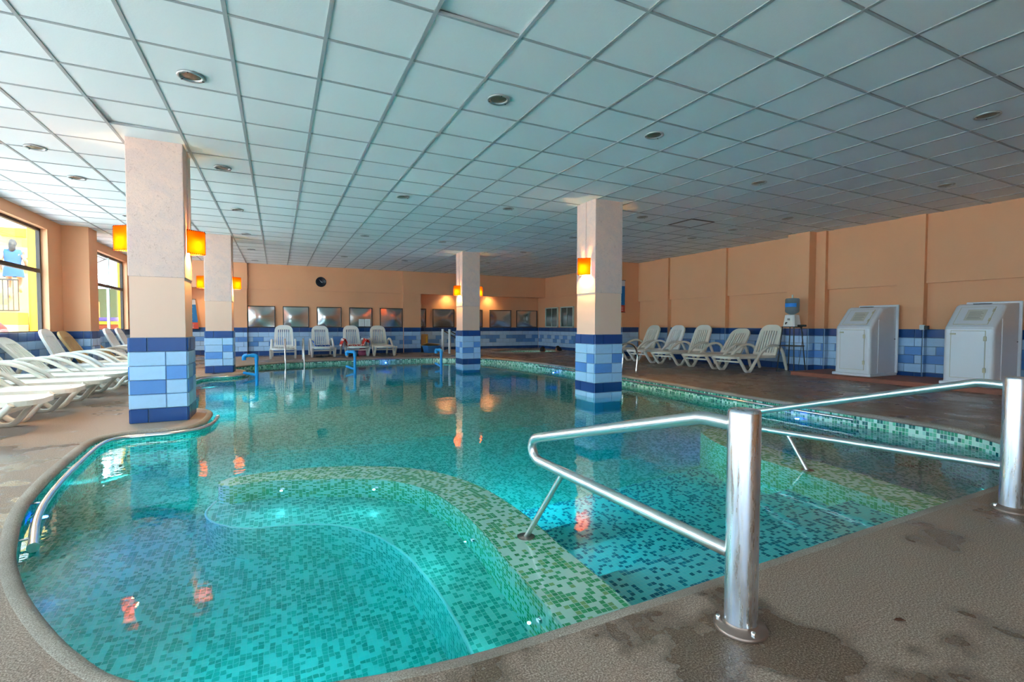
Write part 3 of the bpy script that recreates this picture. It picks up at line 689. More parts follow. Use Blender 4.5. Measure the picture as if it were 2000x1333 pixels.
for j in jy:
    y = GY0+GDY*j
    part('grid_bar', MB().box(XL, XR, y-.010, y+.010, ZC-.003, ZC+.019), M['tbar'], ceiling)
hx, hy = GX0+GDX*12.5, GY0+GDY*5.5                                       # access hatch
hatch = thing('ceiling_hatch', 'square ceiling hatch with a dark open rim above the right loungers', 'hatch', (7.27, 6.93, ZC))
part('hatch_frame', MB().ring([(-.30, -.30), (.30, -.30), (.30, .30), (-.30, .30)], [(-.27, -.27), (.27, -.27), (.27, .27), (-.27, .27)], -.012, 0), M['dark_frame'], hatch)
part('hatch_panel', MB().box(-.268, .268, -.268, .268, -.010, -.002), M['ceil'], hatch)
# recessed downlights
def downlight(x, y, z, label, lit=False, group='recessed ceiling downlights'):
    t = thing('downlight', label, 'downlight', (x, y, z), group=group)
    part('trim_ring', MB().lathe([(.098, 0), (.100, -.006), (.094, -.012), (.078, -.010), (.072, -.004), (.070, .004)], n=28), M['lamp_trim'], t)
    part('lens', MB().lathe([(.071, .0), (.05, -.003), (.02, -.005), (.001, -.006)], n=24), M['lamp_on' if lit else 'lens'], t)
    for k in range(3):
        a = k*2.094+.4; part('clip', MB().box(-.008, .008, -.004, .004, -.015, -.010), M['dark_frame'], t, (.086*math.cos(a), .086*math.sin(a), 0), (0, 0, a))
ordn = ['nearest', 'second', 'third', 'fourth', 'fifth', 'sixth']
for desc, x, ys in (('in the row along the window wall', -2.43, (7.29, 8.54, 11.06)), ('in the row beside the lounger-side columns', -.6, (4.66, 7.16, 9.63, 12.13, 14.52, 16.96)), ('in the row leading to the wall clock', 1.78, (3.92, 7.51, 11.14, 14.79)),
                    ('in the row over the pool middle', 3.57, (3.92, 7.45, 11.11, 14.86)), ('in the row over the far pool edge rail', 6.05, (2.16, 4.55, 6.93, 9.22, 11.67, 14.18)), ('in the row before the white cabinets wall', 8.5, (3.45, 5.8, 6.98, 8.07))):
    for k, y in enumerate(ys): downlight(x, y, ZC-.004, 'round recessed ceiling downlight, %s %s' % (ordn[k], desc))
for x, y, lab in ((6.1, 18.22, 'lit downlight in the recess soffit above the white posts'), (7.9, 18.22, 'lit downlight in the recess soffit beside the in-water column'), (-2.05, 18.7, 'lit downlight in the hallway recess above the leaning banner')):
    downlight(x, y, 2.42, lab, True, 'lit recess downlights')
    l = bpy.data.lights.new('recess_light', 'SPOT'); l.energy = 22; l.color = (1, .70, .25); l.spot_size = 2.2; l.spot_blend = .8; l.shadow_soft_size = .06
    o = bpy.data.objects.new('recess_light', l); COL.objects.link(o); o.location = (x, y, 2.40)

# ------------------------------------------------------------------ columns and sconces
def column(k, zb, label, ext=False):
    x0, x1, y0, y1 = COLS[k]; t = thing('tiled_column', label, 'column', ((x0+x1)/2, (y0+y1)/2, 0), group='square columns'); a, b = (x1-x0)/2, (y1-y0)/2
    part('painted_shaft', MB().box(-a, a, -b, b, zb, 1.60), M['pinkpeach'], t)
    part('plaster_shaft', MB().rbox(-a-.008, a+.008, -b-.008, b+.008, 1.60, ZC+.02, .008), M['plaster'], t)
    rows = ['n', 'l', 'm', 'l', 'l', 'n']; z = 0
    if ext: rows = ['l']*2+rows; z = -2*TH
    for n, (p, q) in enumerate((((-a, -b), (a, -b)), ((a, -b), (a, b)), ((a, b), (-a, b)), ((-a, b), (-a, -b)))):
        # two-tone tiles with a single vertical joint, staggered by face
        A = Vector(p); B = Vector(q); D = (B-A).normalized(); ang = math.atan2(D.y, D.x); nr = Vector((D.y, -D.x)); Ln = (B-A).length
        nb = len(rows)*TH; mid = (A+B)/2
        part('grout_bed', MB().box(-Ln/2-.01, Ln/2+.01, -.012, .006, 0, nb), M['grout'], t, (mid.x, mid.y, z), (0, 0, ang))
        for r, kind in enumerate(rows):
            j = .30 if kind == 'n' else .63
            lo = (-.013)/Ln; hi = 1+.013/Ln
            for e0, e1, sd in ((lo, j, 0), (j, hi, 1)):
                rr = r-(2 if ext else 0)
                mat = 'tile_navy' if kind == 'n' else ('tile_mid' if (rr, sd) in ((2, 0), (3, 1)) else 'tile_light')
                w = (e1-e0)*Ln; c = A+D*Ln*(e0+e1)/2
                obj('tile', tile_mesh(mat, w), t, (c.x+nr.x*.012, c.y+nr.y*.012, z+TH*(r+.5)), (0, 0, ang))
    if ext: part('underwater_shaft', MB().box(-a, a, -b, b, ZP, z), M['tile_light'], t)
    # conduit running up the window-side faces to each sconce
    for sgn in (-1, 1): part('cable_conduit', MB().box(sgn*(a+.008)-.008, sgn*(a+.008)+.008, -.012, .012, 2.17, ZC), M['plaster'], t)
    return t
column(0, .93, 'tiled column on the rounded ledge nearest the loungers')
column(1, .93, 'tiled column farther along the loungers, on the second rounded ledge')
column(2, .93, 'tiled column standing in the water far back near the recess', True)
column(3, .93, 'tiled column standing in the water close to the steel handrails', True)
def sconce_proto():
    t = thing('wall_sconce', '', 'sconce', group='orange parchment sconces'); w, d, h = .125, .17, .27
    def sheet(p, q):
        P = Vector(p); Q = Vector(q); n = Vector(((Q-P).y, -(Q-P).x, 0)).normalized()*.002
        v = [P, Q, Q+Vector((0, 0, h)), P+Vector((0, 0, h))]; v += [a+n for a in v]
        return MB().add(v, [(0, 1, 2, 3), (7, 6, 5, 4), (0, 4, 5, 1), (1, 5, 6, 2), (2, 6, 7, 3), (3, 7, 4, 0)])
    wall0, wall1, apex = (.004, -w, 0), (.004, w, 0), (d, 0, 0)
    part('parchment_panel', sheet(wall0, apex), M['parchment'], t); part('parchment_panel', sheet(apex, wall1), M['parchment'], t)
    st = MB()
    for k in range(15):
        z = .012+k*(h-.024)/14
        for p in ((.008, -w+.004), (d, 0), (.008, w-.004)): st.rbox(p[0]-.006, p[0]+.006, p[1]-.005, p[1]+.005, z-.003, z+.003, .001)
    for k in range(9):
        f = (k+.5)/9
        for s in (-1, 1):
            for z in (.004, h-.004): x = .004+(d-.004)*f; y = s*w*(1-f); st.rbox(x-.004, x+.004, y-.004, y+.004, z-.006, z+.006, .001)
    part('stitching', st, M['stitch'], t)
    part('lampholder', MB().lathe([(.001, 0), (.022, 0), (.022, .05), (.014, .06)], (.07, 0, .16), 12), M['black'], t); part('bracket', MB().box(0, .075, -.012, .012, .205, .215).box(0, .012, -.04, .04, .14, .25), M['black'], t)
    part('bulb', MB().lathe([(.001, -.045), (.016, -.04), (.026, -.022), (.028, -.004), (.018, .02), (.012, .035)], (.07, 0, .128), 14), M['bulb'], t)
    return t
SP = sconce_proto(); first = True
for k, (x0, x1, y0, y1) in enumerate(COLS):
    for sgn in (-1, 1):
        o = SP if first else copy_tree(SP); first = False
        o.location = ((x1+.009) if sgn > 0 else (x0-.009), (y0+y1)/2-.02, 1.895); o.rotation_euler = (0, 0, 0 if sgn > 0 else PI)
        o['label'] = 'glowing orange parchment sconce on the %s face of the %s' % ('pool-facing' if (sgn > 0) == (k < 2) else ('window-facing' if k < 2 else 'right'), ('column nearest the loungers', 'far lounger-side column', 'far column in the water', 'near column in the water')[k])
        if k >= 2: o['label'] = 'glowing orange parchment sconce on the %s face of the %s' % ('left' if sgn < 0 else 'right', ('far column in the water', 'near column in the water')[k-2])
        l = bpy.data.lights.new('sconce_light', 'POINT'); l.energy = 34; l.color = (1, .58, .18); l.shadow_soft_size = .03
        lo = bpy.data.objects.new('sconce_light', l); COL.objects.link(lo); lo.location = (o.location.x+sgn*.07, o.location.y, o.location.z+.07)

# ------------------------------------------------------------------ loungers
def rrect(x0, x1, hw0, hw1, rf, rb, n=7):
    """outline: x0 end with corner radius rb, x1 end with radius rf"""
    P = []
    for cx, cy, r, a0 in ((x1-rf, hw1-rf, rf, 0), (x0+rb, hw0-rb, rb, PI/2), (x0+rb, -hw0+rb, rb, PI), (x1-rf, -hw1+rf, rf, 1.5*PI)):
        for k in range(n+1): a = a0+PI/2*k/n; P.append((cx+r*math.cos(a), cy+r*math.sin(a)))
    return P
def make_lounger():
    t = thing('sun_lounger', '', 'sun lounger')
    bed = MB().ring(rrect(-.20, 1.18, .31, .30, .20, .05), rrect(-.13, 1.05, .235, .225, .12, .03), .285, .335)
    bed.box(-.14, -.05, -.24, .24, .295, .33).box(.42, .50, -.24, .24, .29, .315)
    b = part('bed_frame', bed, M['white_plastic'], t)
    for k in range(7):
        y = (k-3)*.066
        part('slat', MB().rbox(-.10, 1.055-abs(k-3)*.012, y-.0235, y+.0235, .300, .332, .006), M['white_plastic'], b)
    back = MB().ring(rrect(0, .74, .285, .265, .19, .05), rrect(.07, .60, .215, .195, .07, .03), -.018, .024)
    bk = part('backrest', back, M['white_plastic'], t, (-.20, 0, .31), (0, -(PI-1.08), 0))
    for k in range(7):
        y = (k-3)*.06
        part('slat', MB().rbox(.06, .61, y-.0185, y+.0185, -.012, .018, .005), M['white_plastic'], bk)
    prof = catmull([(1.02, .31, 0), (.90, .17, 0), (.80, .04, 0), (.72, .014, 0), (.64, .05, 0), (.48, .25, 0), (.30, .42, 0), (.10, .53, 0), (-.10, .555, 0), (-.28, .50, 0), (-.38, .34, 0), (-.44, .16, 0), (-.50, .014, 0)], 5)
    for s in (-1, 1): part('side_frame', MB().ribbon([(p.x, p.y) for p in prof], .06, .05, s*.335), M['white_plastic'], t)
    part('crossbar', MB().rbox(.90, .94, -.33, .33, .20, .235, .008), M['white_plastic'], t)
    return t
LP = make_lounger(); used = [False]
def lounger(x, y, z, rz, tilt, mat, label, group, backmat=None):
    o = LP if not used[0] else copy_tree(LP); used[0] = True
    o.location = (x, y, z); o.rotation_euler = (0, 0, rz); o['label'] = label; o['group'] = group
    def setm(ob, m):
        if ob.type == 'MESH': ob.material_slots[0].link = 'OBJECT'; ob.material_slots[0].material = m
        for c in ob.children: setm(c, m)
    for c in o.children:
        if c.name.startswith('backrest'): c.rotation_euler = (0, -(PI-tilt), 0); setm(c, M[backmat or mat])
        else: setm(c, M[mat])
    return o
GL = 'loungers along the window wall'
for x, y, tl, m, bm_, lab in ((-3.30, 6.50, 1.0, 'cream_plastic', None, 'cream sun lounger cut by the picture edge, only its foot end showing'), (-3.30, 7.44, .95, 'cream_plastic', None, 'cream sun lounger nearest in full foot view along the window wall'), (-3.28, 8.36, .95, 'cream_plastic', None, 'cream sun lounger third from the near end of the window row'),
        (-3.30, 9.33, 1.0, 'cream_plastic', None, 'cream sun lounger whose backrest touches the picture edge'), (-3.2, 10.25, .84, 'cream_plastic', None, 'cream sun lounger with a low reclined backrest under the first window'), (-3.28, 11.45, 1.15, 'white_plastic', None, 'white sun lounger with upright backrest at the window corner'), (-3.22, 12.3, 1.02, 'cream_plastic', 'tan_plastic', 'cream sun lounger with a tan brown backrest before the wall pier'), (-3.2, 13.85, .78, 'cream_plastic', 'tan_plastic', 'sun lounger with low tan backrest beyond the wall pier'), (-3.28, 15.0, 1.12, 'white_plastic', None, 'white upright sun lounger under the second window'), (-3.28, 15.95, 1.12, 'white_plastic', None, 'white sun lounger farthest along the window wall')):
    lounger(x, y, 0, random.uniform(-.02, .02), tl, m, bm_ and lab or lab, GL, bm_)
GR = 'loungers along the right wall'
for y, tl, m, lab in ((10.95, 1.15, 'cream_plastic', 'off-white lounger beside the wall corner, farthest from the water dispenser'), (10.0, 1.15, 'white_plastic', 'white lounger second from the wall corner, right deck'), (9.08, 1.18, 'cream_plastic', 'off-white lounger in the middle of the five on the right deck'), (8.05, .93, 'cream_plastic', 'off-white lounger with the lowest backrest on the right deck'), (7.16, 1.2, 'cream_plastic', 'off-white lounger closest to the water dispenser')):
    lounger(9.59, y, .10, PI+random.uniform(-.03, .03), tl, m, lab, GR)
GF = 'loungers against the far wall'
for x, y, tl, m, lab in ((.17, 16.75, 1.25, 'white_plastic', 'white lounger behind the pool ladder at the far wall'), (1.30, 17.1, 1.18, 'white_plastic', 'white lounger holding a blue towel at the far wall'), (2.32, 17.1, 1.2, 'white_plastic', 'white lounger draped with a red towel at the far wall'), (3.2, 17.0, 1.2, 'cream_plastic', 'empty off-white lounger nearest the far pilaster')):
    lounger(x, y, .05, -PI/2+random.uniform(-.05, .05), tl, m, lab, GF)
# towels and belongings on the far loungers
def cloth(name, x0, x1, y0, y1, zf, mat, label, cat):
    mb = MB(); n, m = 22, 18; vs = [(x0+(x1-x0)*i/n, y0+(y1-y0)*j/m, zf(x0+(x1-x0)*i/n, y0+(y1-y0)*j/m)) for j in range(m+1) for i in range(n+1)]
    mb.add(vs, [(j*(n+1)+i, j*(n+1)+i+1, (j+1)*(n+1)+i+1, (j+1)*(n+1)+i) for j in range(m) for i in range(n)], smooth=True)
    o = tag(obj(name, mb.mesh(name, mat)), label, cat); s = o.modifiers.new('s', 'SOLIDIFY'); s.thickness = .012; s.offset = 1; return o
def red(x, y):
    u = abs(x-2.32); z = .05+.345+.012*math.sin(31*x)*math.sin(23*y)
    if u > .25: z += .22*sm(.25, .34, u)
    if u > .37: z -= (u-.37)*2.6
    return max(z, .10)
cloth('beach_towel', 1.86, 2.74, 16.35, 17.0, red, M['red_towel'], 'red towel with white pattern draped over the lounger arms', 'towel')
def blue(x, y):
    u = x-1.30; return .05+.345+.015*math.sin(37*x+5*y)*math.sin(29*y)+.17*sm(-.2, -.31, u)
cloth('hand_towel', 1.0, 1.52, 16.5, 16.95, blue, M['blue_towel'], 'crumpled blue towel lying on the far lounger seat', 'towel')
b = thing('beach_bag', 'pink bag standing under the red-towel lounger', 'bag', (2.56, 16.75, .05)); part('bag_body', MB().lathe([(.001, 0), (.12, .0), (.14, .08), (.12, .2), (.07, .25), (.001, .25)], n=14), M['pink'], b); part('bag_handle', MB().tube([(-.06, 0, .24), (-.04, 0, .27), (.04, 0, .27), (.06, 0, .24)], .008, 6), M['dark_cloth'], b)
for k, (x, y) in enumerate(((1.22, 16.55), (1.48, 16.6), (2.18, 16.5), (2.36, 16.58))):
    s = thing('sandal', ['dark sandal under the blue-towel lounger, nearer the ladder', 'dark sandal under the blue-towel lounger, nearer the red towel', 'dark sandal under the red-towel lounger, farther from the bag', 'dark sandal under the red-towel lounger, close to the bag'][k], 'sandal', (x, y, .055), .4*k, 'sandals on the far deck')
    part('sole', MB().prism([(a*.13, c*.045*(1+.25*a)) for a, c in [(math.cos(q*PI/8), math.sin(q*PI/8)) for q in range(16)]], 0, .02), M['dark_cloth'], s); part('strap', MB().tube([(.03, -.05, .015), (.04, -.03, .05), (.04, .03, .05), (.03, .05, .015)], .009, 6), M['dark_cloth'], s)

# ------------------------------------------------------------------ entry posts and rails
PZ = .786
def post(x, y, label, parent=None):
    t = thing('steel_post', label, 'post', (x, y, 0), group='entry posts')
    part('tube', MB().lathe([(.055, 0), (.055, PZ-.012), (.052, PZ-.003), (.046, PZ), (.001, PZ+.001)], n=40), M['steel_worn'], t)
    part('base_flange', MB().lathe([(.088, 0), (.09, .006), (.086, .014), (.062, .018), (.056, .03)], n=36), M['bronze'], t)
    for k in range(3):
        a = -1.9+k*2.094; part('bolt', MB().lathe([(.009, 0), (.009, .018), (.005, .022), (.001, .022)], (.074*math.cos(a), .074*math.sin(a), .01), 8), M['steel'], t)
    return t
post(1.475, 1.15, 'stout weathered steel post at the centre of the near deck'); post(3.86, 1.21, 'stout steel post at the picture edge on the near deck')
def rail(A, B, label, tip, top0, top1, low1, low0, leg_s, foot_s):
    A = Vector(A); B = Vector(B); D = (B-A); L = D.length; D.normalize()
    t = thing('grab_rail', label, 'handrail', (0, 0, 0), group='pool entry rails')
    P = lambda s, z: (A.x+D.x*s, A.y+D.y*s, z)
    q = tip; h = top1-low1
    st = Vector(P(.17, top0)); end = Vector(P(q-.06, top1))
    pts = [P(.05, top0-.002), P(.13, top0+.002)]+[st.lerp(end, k/6) for k in range(6)]
    arc = catmull([P(q-.06, top1), P(q-.02, top1-h*.13), P(q, top1-h*.43), P(q-.012, top1-h*.79), P(q-.05, low1)], 4)
    low0v = Vector(P(.05, low0)); low1v = Vector(P(q-.05, low1))
    pts += arc+[low1v.lerp(low0v, k/6) for k in range(1, 7)]
    part('rail_tube', MB().tube(pts, .025, 16), M['steel_satin'], t)
    zl = low0+(low1-low0)*((leg_s-.05)/(q-.1)); s = foot_s
    part('support_leg', MB().tube([P(leg_s, zl), P(s, ZW-.012)], .0145, 12), M['steel_satin'], t)
    c = P(s, ZW-.02); part('foot_flange', MB().lathe([(.048, 0), (.049, .006), (.044, .010), (.015, .013), (.013, .02)], c, 24), M['bronze'], t)
    return t
rail((1.475, 1.15), (1.22, 2.31), 'looped steel grab rail running from the centre post to the spa wall', 1.14, .73, .485, .358, .262, .90, 1.19)
rail((3.86, 1.21), (3.835, 2.40), 'looped steel grab rail running from the picture-edge post over the ridge', 1.80, .735, .29, .16, .25, 1.37, 1.19)
# wall-hugging rails under the coping
def edge_rail(i0, i1, d, z, label, r=.02, reverse=False, brackets=3):
    n = len(POOL); idx = [k % n for k in range(i0, i1+1)]
    P = [POOL[k]+_N[k]*d for k in idx]
    t = thing('pool_edge_rail', label, 'handrail', (0, 0, 0), group='rails along the pool edge')
    pts = [(p.x, p.y, dz(p.x, p.y)+z) for p in P]
    part('rail_tube', MB().tube(pts, r, 12), M['steel'], t)
    for e, nx in ((0, 1), (-1, -2)): part('end_cap', MB().tube([Vector(pts[e])+(Vector(pts[e])-Vector(pts[nx])).normalized()*.004, Vector(pts[e])-(Vector(pts[e])-Vector(pts[nx])).normalized()*.02], r*1.15, 12), M['steel'], t)
    for b in range(brackets):
        k = idx[int((b+.35)/brackets*(len(idx)-1))]; p = POOL[k]+_N[k]*d; q = POOL[k]-_N[k]*.028; zz = dz(p.x, p.y)+z
        part('bracket', MB().tube([(p.x, p.y, zz), (q.x, q.y, zz-.005)], .007, 8), M['steel'], t)
def near_idx(x, y): return min(range(len(POOL)), key=lambda k: (POOL[k]-Vector((x, y))).length)
edge_rail(near_idx(-1.17, 3.15), near_idx(-.72, 6.75), .055, -.045, 'steel rail hugging the curved pool edge and the near column ledge', .022, brackets=7)
edge_rail(near_idx(-1.53, 11.3), near_idx(-.68, 12.85), .055, -.045, 'steel rail hugging the far column ledge', .022, brackets=4)
edge_rail(near_idx(6.18, 10.9), near_idx(5.96, 3.15), .05, -.075, 'long steel rail under the right pool coping', .018, brackets=9)
# pool ladders
def ladder(x, y, z, rz, label):
    t = thing('pool_ladder', label, 'ladder', (x, y, z), rz, group='pool ladders')
    pr = catmull([(-.72, 0, 0), (-.735, .12, 0), (-.75, .36, 0), (-.67, .54, 0), (-.50, .61, 0), (-.30, .57, 0), (-.06, .40, 0), (.10, .14, 0), (.16, -.15, 0), (.16, -1.0, 0)], 5)
    for s in (-.24, .24):
        part('ladder_rail', MB().tube([(p.x, s, p.y) for p in pr], .02, 10), M['steel'], t); part('foot_plate', MB().cyl((-.72, s), .04, 0, .008, 16), M['steel'], t)
    for k in range(3): part('step', MB().rbox(.12, .20, -.24, .24, -.36-.25*k, -.34-.25*k, .006), M['steel'], t)
ladder(.43, 14.85, .05, -PI/2, 'steel pool ladder in front of the far white loungers'); ladder(6.22, 8.33, .09, PI, 'steel pool ladder beside the near in-water column')
# blue pipe jets
for k, (x, y, rz) in enumerate(((-.42, 11.85, PI), (1.72, 12.4, PI*.75), (3.93, 12.35, PI*.6))):
    t = thing('water_jet_pipe', ['blue pipe jet beside the far column ledge', 'blue pipe jet before the red-towel lounger', 'blue pipe jet before the white posts'][k], 'pipe', (x, y, 0), rz, group='blue pipe water jets')
    part('riser', MB().tube([(0, 0, ZP), (0, 0, .34)], .034, 14), M['pvc'], t); part('elbow', MB().tube(catmull([(0, 0, .30, ), (0, 0, .36), (.015, 0, .395), (.05, 0, .41), (.10, 0, .41)], 4), .042, 14), M['pvc'], t)
    part('arm', MB().tube([(.08, 0, .41), (.19, 0, .41)], .034, 14), M['pvc'], t); part('spout', MB().tube(catmull([(.17, 0, .41), (.22, 0, .405), (.24, 0, .37), (.24, 0, .31)], 4), .042, 14), M['pvc'], t)
    part('feed_pipe', MB().tube([(.02, 0, -.02), (.26, 0, .04)], .03, 12), M['pvc'], t)

# ------------------------------------------------------------------ right deck: plinth, filter cabinets, dispenser
pl = obj('cabinet_plinth', MB().rbox(9.25, XR-.005, 1.2, 6.18, .0, .175, .02).mesh('cabinet_plinth', M['brick']), kind='structure')
def cabinet(yc, label, w=.60):
    t = thing('filter_cabinet', label, 'cabinet', (0, yc, .175), group='white fibreglass cabinets')
    xf, xb = 9.42, 10.24; h = w/2
    prof = [(xf, .045), (xf, .86), (xf+.02, .90), (xf+.36, 1.235), (xf+.42, 1.255), (xb, 1.265), (xb, .045)]
    bm = bmesh.new(); a = [bm.verts.new((x, -h, z)) for x, z in prof]; b = [bm.verts.new((x, h, z)) for x, z in prof]; n = len(prof)
    bm.faces.new(a); bm.faces.new(list(reversed(b)))
    for k in range(n): bm.faces.new((a[k], b[k], b[(k+1) % n], a[(k+1) % n]))
    bmesh.ops.recalc_face_normals(bm, faces=bm.faces)
    ed = [e for e in bm.edges if all(v.co.x < xb-.01 and v.co.z > .02 for v in e.verts) and abs(e.verts[0].co.y-e.verts[1].co.y) < .01]
    bmesh.ops.bevel(bm, geom=ed, offset=.055, segments=5, affect='EDGES', profile=.5)
    me = bpy.data.meshes.new('cabinet_body'); bm.to_mesh(me); bm.free(); me.materials.append(M['fibre']); obj('cabinet_body', me, t)
    part('base_lip', MB().rbox(xf-.03, xb+.01, -h-.03, h+.03, 0, .05, .012), M['fibre'], t)
    part('back_flange', MB().rbox(xb-.01, xb+.03, -h-.035, h+.035, .04, 1.30, .012), M['fibre'], t)
    d = part('front_door', MB().rbox(xf-.014, xf+.005, -h+.10, h-.10, .12, .835, .006), M['fibre'], t)
    e = MB()
    for a0, a1, z0, z1 in ((-h+.094, -h+.10, .115, .84), (h-.10, h-.094, .115, .84), (-h+.094, h-.094, .114, .12), (-h+.094, h-.094, .835, .841)): e.box(xf-.006, xf+.004, a0, a1, z0, z1)
    part('door_gasket', e, M['seam'], d)
    for z in (.25, .72): part('hinge', MB().rbox(xf-.022, xf-.008, -h+.08, -h+.115, z-.035, z+.035, .004), M['seam'], d)
    part('latch', MB().rbox(xf-.024, xf-.008, h-.16, h-.09, .775, .80, .005), M['seam'], d)
    # sloping lid hatch with its notice
    sl = math.atan2(1.235-.90, .36-.02); lid = part('lid_hatch', MB().rbox(.07, .44, -h+.10, h-.10, -.004, .010, .005), M['fibre'], t, (xf+.005, 0, .888), (0, -sl, 0))
    part('notice_plate', MB().box(.14, .38, -.13, .10, .0101, .012), M['print_grey'], lid)
    for q in range(6): part('printed_line', MB().box(.17+q*.03, .18+q*.03, -.10+.02*(q % 2), .07, .0121, .0128), M['print_dark'], lid)
    part('lid_gasket', MB().ring([(.064, -h+.094), (.446, -h+.094), (.446, h-.094), (.064, h-.094)], [(.07, -h+.10), (.44, -h+.10), (.44, h-.10), (.07, h-.10)], -.002, .006), M['seam'], lid)
    for x in (.16, .36): part('hinge', MB().rbox(x-.03, x+.03, -h+.085, -h+.11, .006, .018, .003), M['seam'], lid)
    part('top_grip', MB().rbox(xf+.40, xf+.45, -.12, .10, 1.245, 1.262, .006), M['dark_frame'], t)
    part('side_rib', MB().rbox(xf+.24, xf+.26, -h-.008, -h+.01, .06, 1.02, .004), M['fibre'], t)
    part('side_bolt', MB().rbox(xb-.06, xb-.02, -h-.006, -h+.005, .66, .675, .002), M['dark_frame'], t)
cabinet(5.13, 'white fibreglass cabinet with sloped lid nearest the water dispenser'); cabinet(3.50, 'white fibreglass cabinet with sloped lid nearest the steel post')
st = thing('dispenser_stand', 'thin black metal stand carrying the water dispenser', 'stand', (9.80, 6.53, .10))
for sx in (-1, 1):
    for sy in (-1, 1): part('leg', MB().tube([(sx*.19, sy*.19, 0), (sx*.125, sy*.125, .955)], .011, 8), M['black'], st)
part('top_frame', MB().ring([(-.14, -.14), (.14, -.14), (.14, .14), (-.14, .14)], [(-.115, -.115), (.115, -.115), (.115, .115), (-.115, .115)], .95, .968), M['black'], st)
part('lower_frame', MB().ring([(-.172, -.172), (.172, -.172), (.172, .172), (-.172, .172)], [(-.15, -.15), (.15, -.15), (.15, .15), (-.15, .15)], .55, .567), M['black'], st)
part('cup_holder', MB().tube([(0, -.13, .985), (0, -.30, .985)], .022, 10), M['black'], st)
d = thing('water_dispenser', 'white tabletop water dispenser on the black stand', 'dispenser', (9.80, 6.53, 1.068))
bm_ = MB(); pr = [(.135, .0), (.13, .02), (.105, .235), (.09, .25)]; vs = []
for r, z in pr: vs += [(r*cx, r*cy, z) for cx, cy in ((1, .75), (.75, 1), (-.75, 1), (-1, .75), (-1, -.75), (-.75, -1), (.75, -1), (1, -.75))]
bm_.add(vs, [(i*8+k, i*8+(k+1) % 8, (i+1)*8+(k+1) % 8, (i+1)*8+k) for i in range(3) for k in range(8)]+[tuple(24+k for k in range(8)), tuple(reversed(range(8)))])
part('dispenser_body', bm_, M['white_plastic'], d); part('logo', MB().rbox(-.128, -.116, -.03, .02, .13, .17, .003), M['print_dark'], d); part('tap', MB().tube([(-.115, .03, .08), (-.16, .03, .08), (-.165, .03, .045)], .012, 8), M['dark_frame'], d)
part('power_cord', MB().tube(catmull([(.05, -.12, .02), (.06, -.2, -.15), (.05, -.17, -.5), (.04, -.15, -.72), (.1, -.1, -.8)], 5), .005, 6), M['black'], d)
bo_ = thing('water_bottle', 'clear blue-labelled water bottle upturned on the dispenser', 'bottle', (9.80, 6.53, 1.318))
part('bottle_body', MB().lathe([(.03, .0), (.06, .01), (.125, .05), (.135, .08), (.135, .13), (.130, .14), (.135, .15), (.135, .23), (.130, .24), (.135, .25), (.135, .32), (.12, .345), (.05, .35), (.001, .345)], n=28), M['bottle'], bo_)
lb = MB(); vs = []
for k in range(13):
    a = PI*.75+k*PI*.62/12; vs += [(.137*math.cos(a), .137*math.sin(a), .16), (.137*math.cos(a), .137*math.sin(a), .24)]
part('bottle_label', lb.add(vs, [(2*k, 2*k+2, 2*k+3, 2*k+1) for k in range(12)], smooth=True), M['label_blue'], bo_); part('bottle_handle', MB().rbox(-.012, .012, -.012, .012, .345, .42, .004), M['alu'], bo_)
so = thing('power_socket', 'white and black power socket on the pilaster between the cabinets', 'socket', (XR-.13, 4.46, 1.06)); part('plate', MB().rbox(-.03, .0, -.02, .06, -.045, .045, .006), M['white'], so); part('plug', MB().rbox(-.06, -.0, -.08, -.022, -.04, .03, .006), M['black'], so)
# notices / banners
def banner(x, y, z, w, h, rot, label, lean=0, flare=0):
    t = thing('banner', label, 'banner', (x, y, z)); t.rotation_euler = (lean, 0, rot)
    segs = ((0, .22, 'banner_red'), (.22, .82, 'banner_blue'), (.82, 1, 'banner_white'))
    for a, b, m in segs:
        wa, wb = w/2+flare*(1-a), w/2+flare*(1-b)
        part('printed_panel', MB().add([(-wa, 0, a*h), (wa, 0, a*h), (wb, 0, b*h), (-wb, 0, b*h), (-wa, .006, a*h), (wa, .006, a*h), (wb, .006, b*h), (-wb, .006, b*h)], [(0, 1, 2, 3), (7, 6, 5, 4), (0, 4, 5, 1), (1, 5, 6, 2), (2, 6, 7, 3), (3, 7, 4, 0)]), M[m], t)
    for k in range(5): part('text_line', MB().box(-w*.35, w*.3-.04*(k % 2), -.002, 0, h*(.32+.1*k), h*(.335+.1*k)), M['ink_pale'], t)
    for k in range(3): part('text_line', MB().box(-w*.4, w*.4, -.002, 0, h*(.05+.05*k), h*(.062+.05*k)), M['banner_white'], t)
    for a in (0, 1): part('batten', MB().tube([(-w/2-flare*(1-a)-.02, .003, a*h), (w/2+flare*(1-a)+.02, .003, a*h)], .01, 8), M['dark_frame'], t)
banner(9.55, 12.06, 1.50, .62, 1.0, 0, 'hanging blue and red notice banner behind the in-water column')
banner(-2.62, 19.05, .93, .30, 1.0, 0, 'blue and red banner leaning in the hallway recess', -.1, .10)
sc_ = thing('security_camera', 'small white dome camera beside the hallway recess lamp', 'camera', (-2.35, 18.6, 2.42)); part('mount', MB().lathe([(.05, 0), (.05, -.02), (.04, -.03)], n=16), M['white'], sc_); part('dome', MB().lathe([(.045, -.02), (.05, -.06), (.04, -.10), (.001, -.115)], n=16), M['white'], sc_)
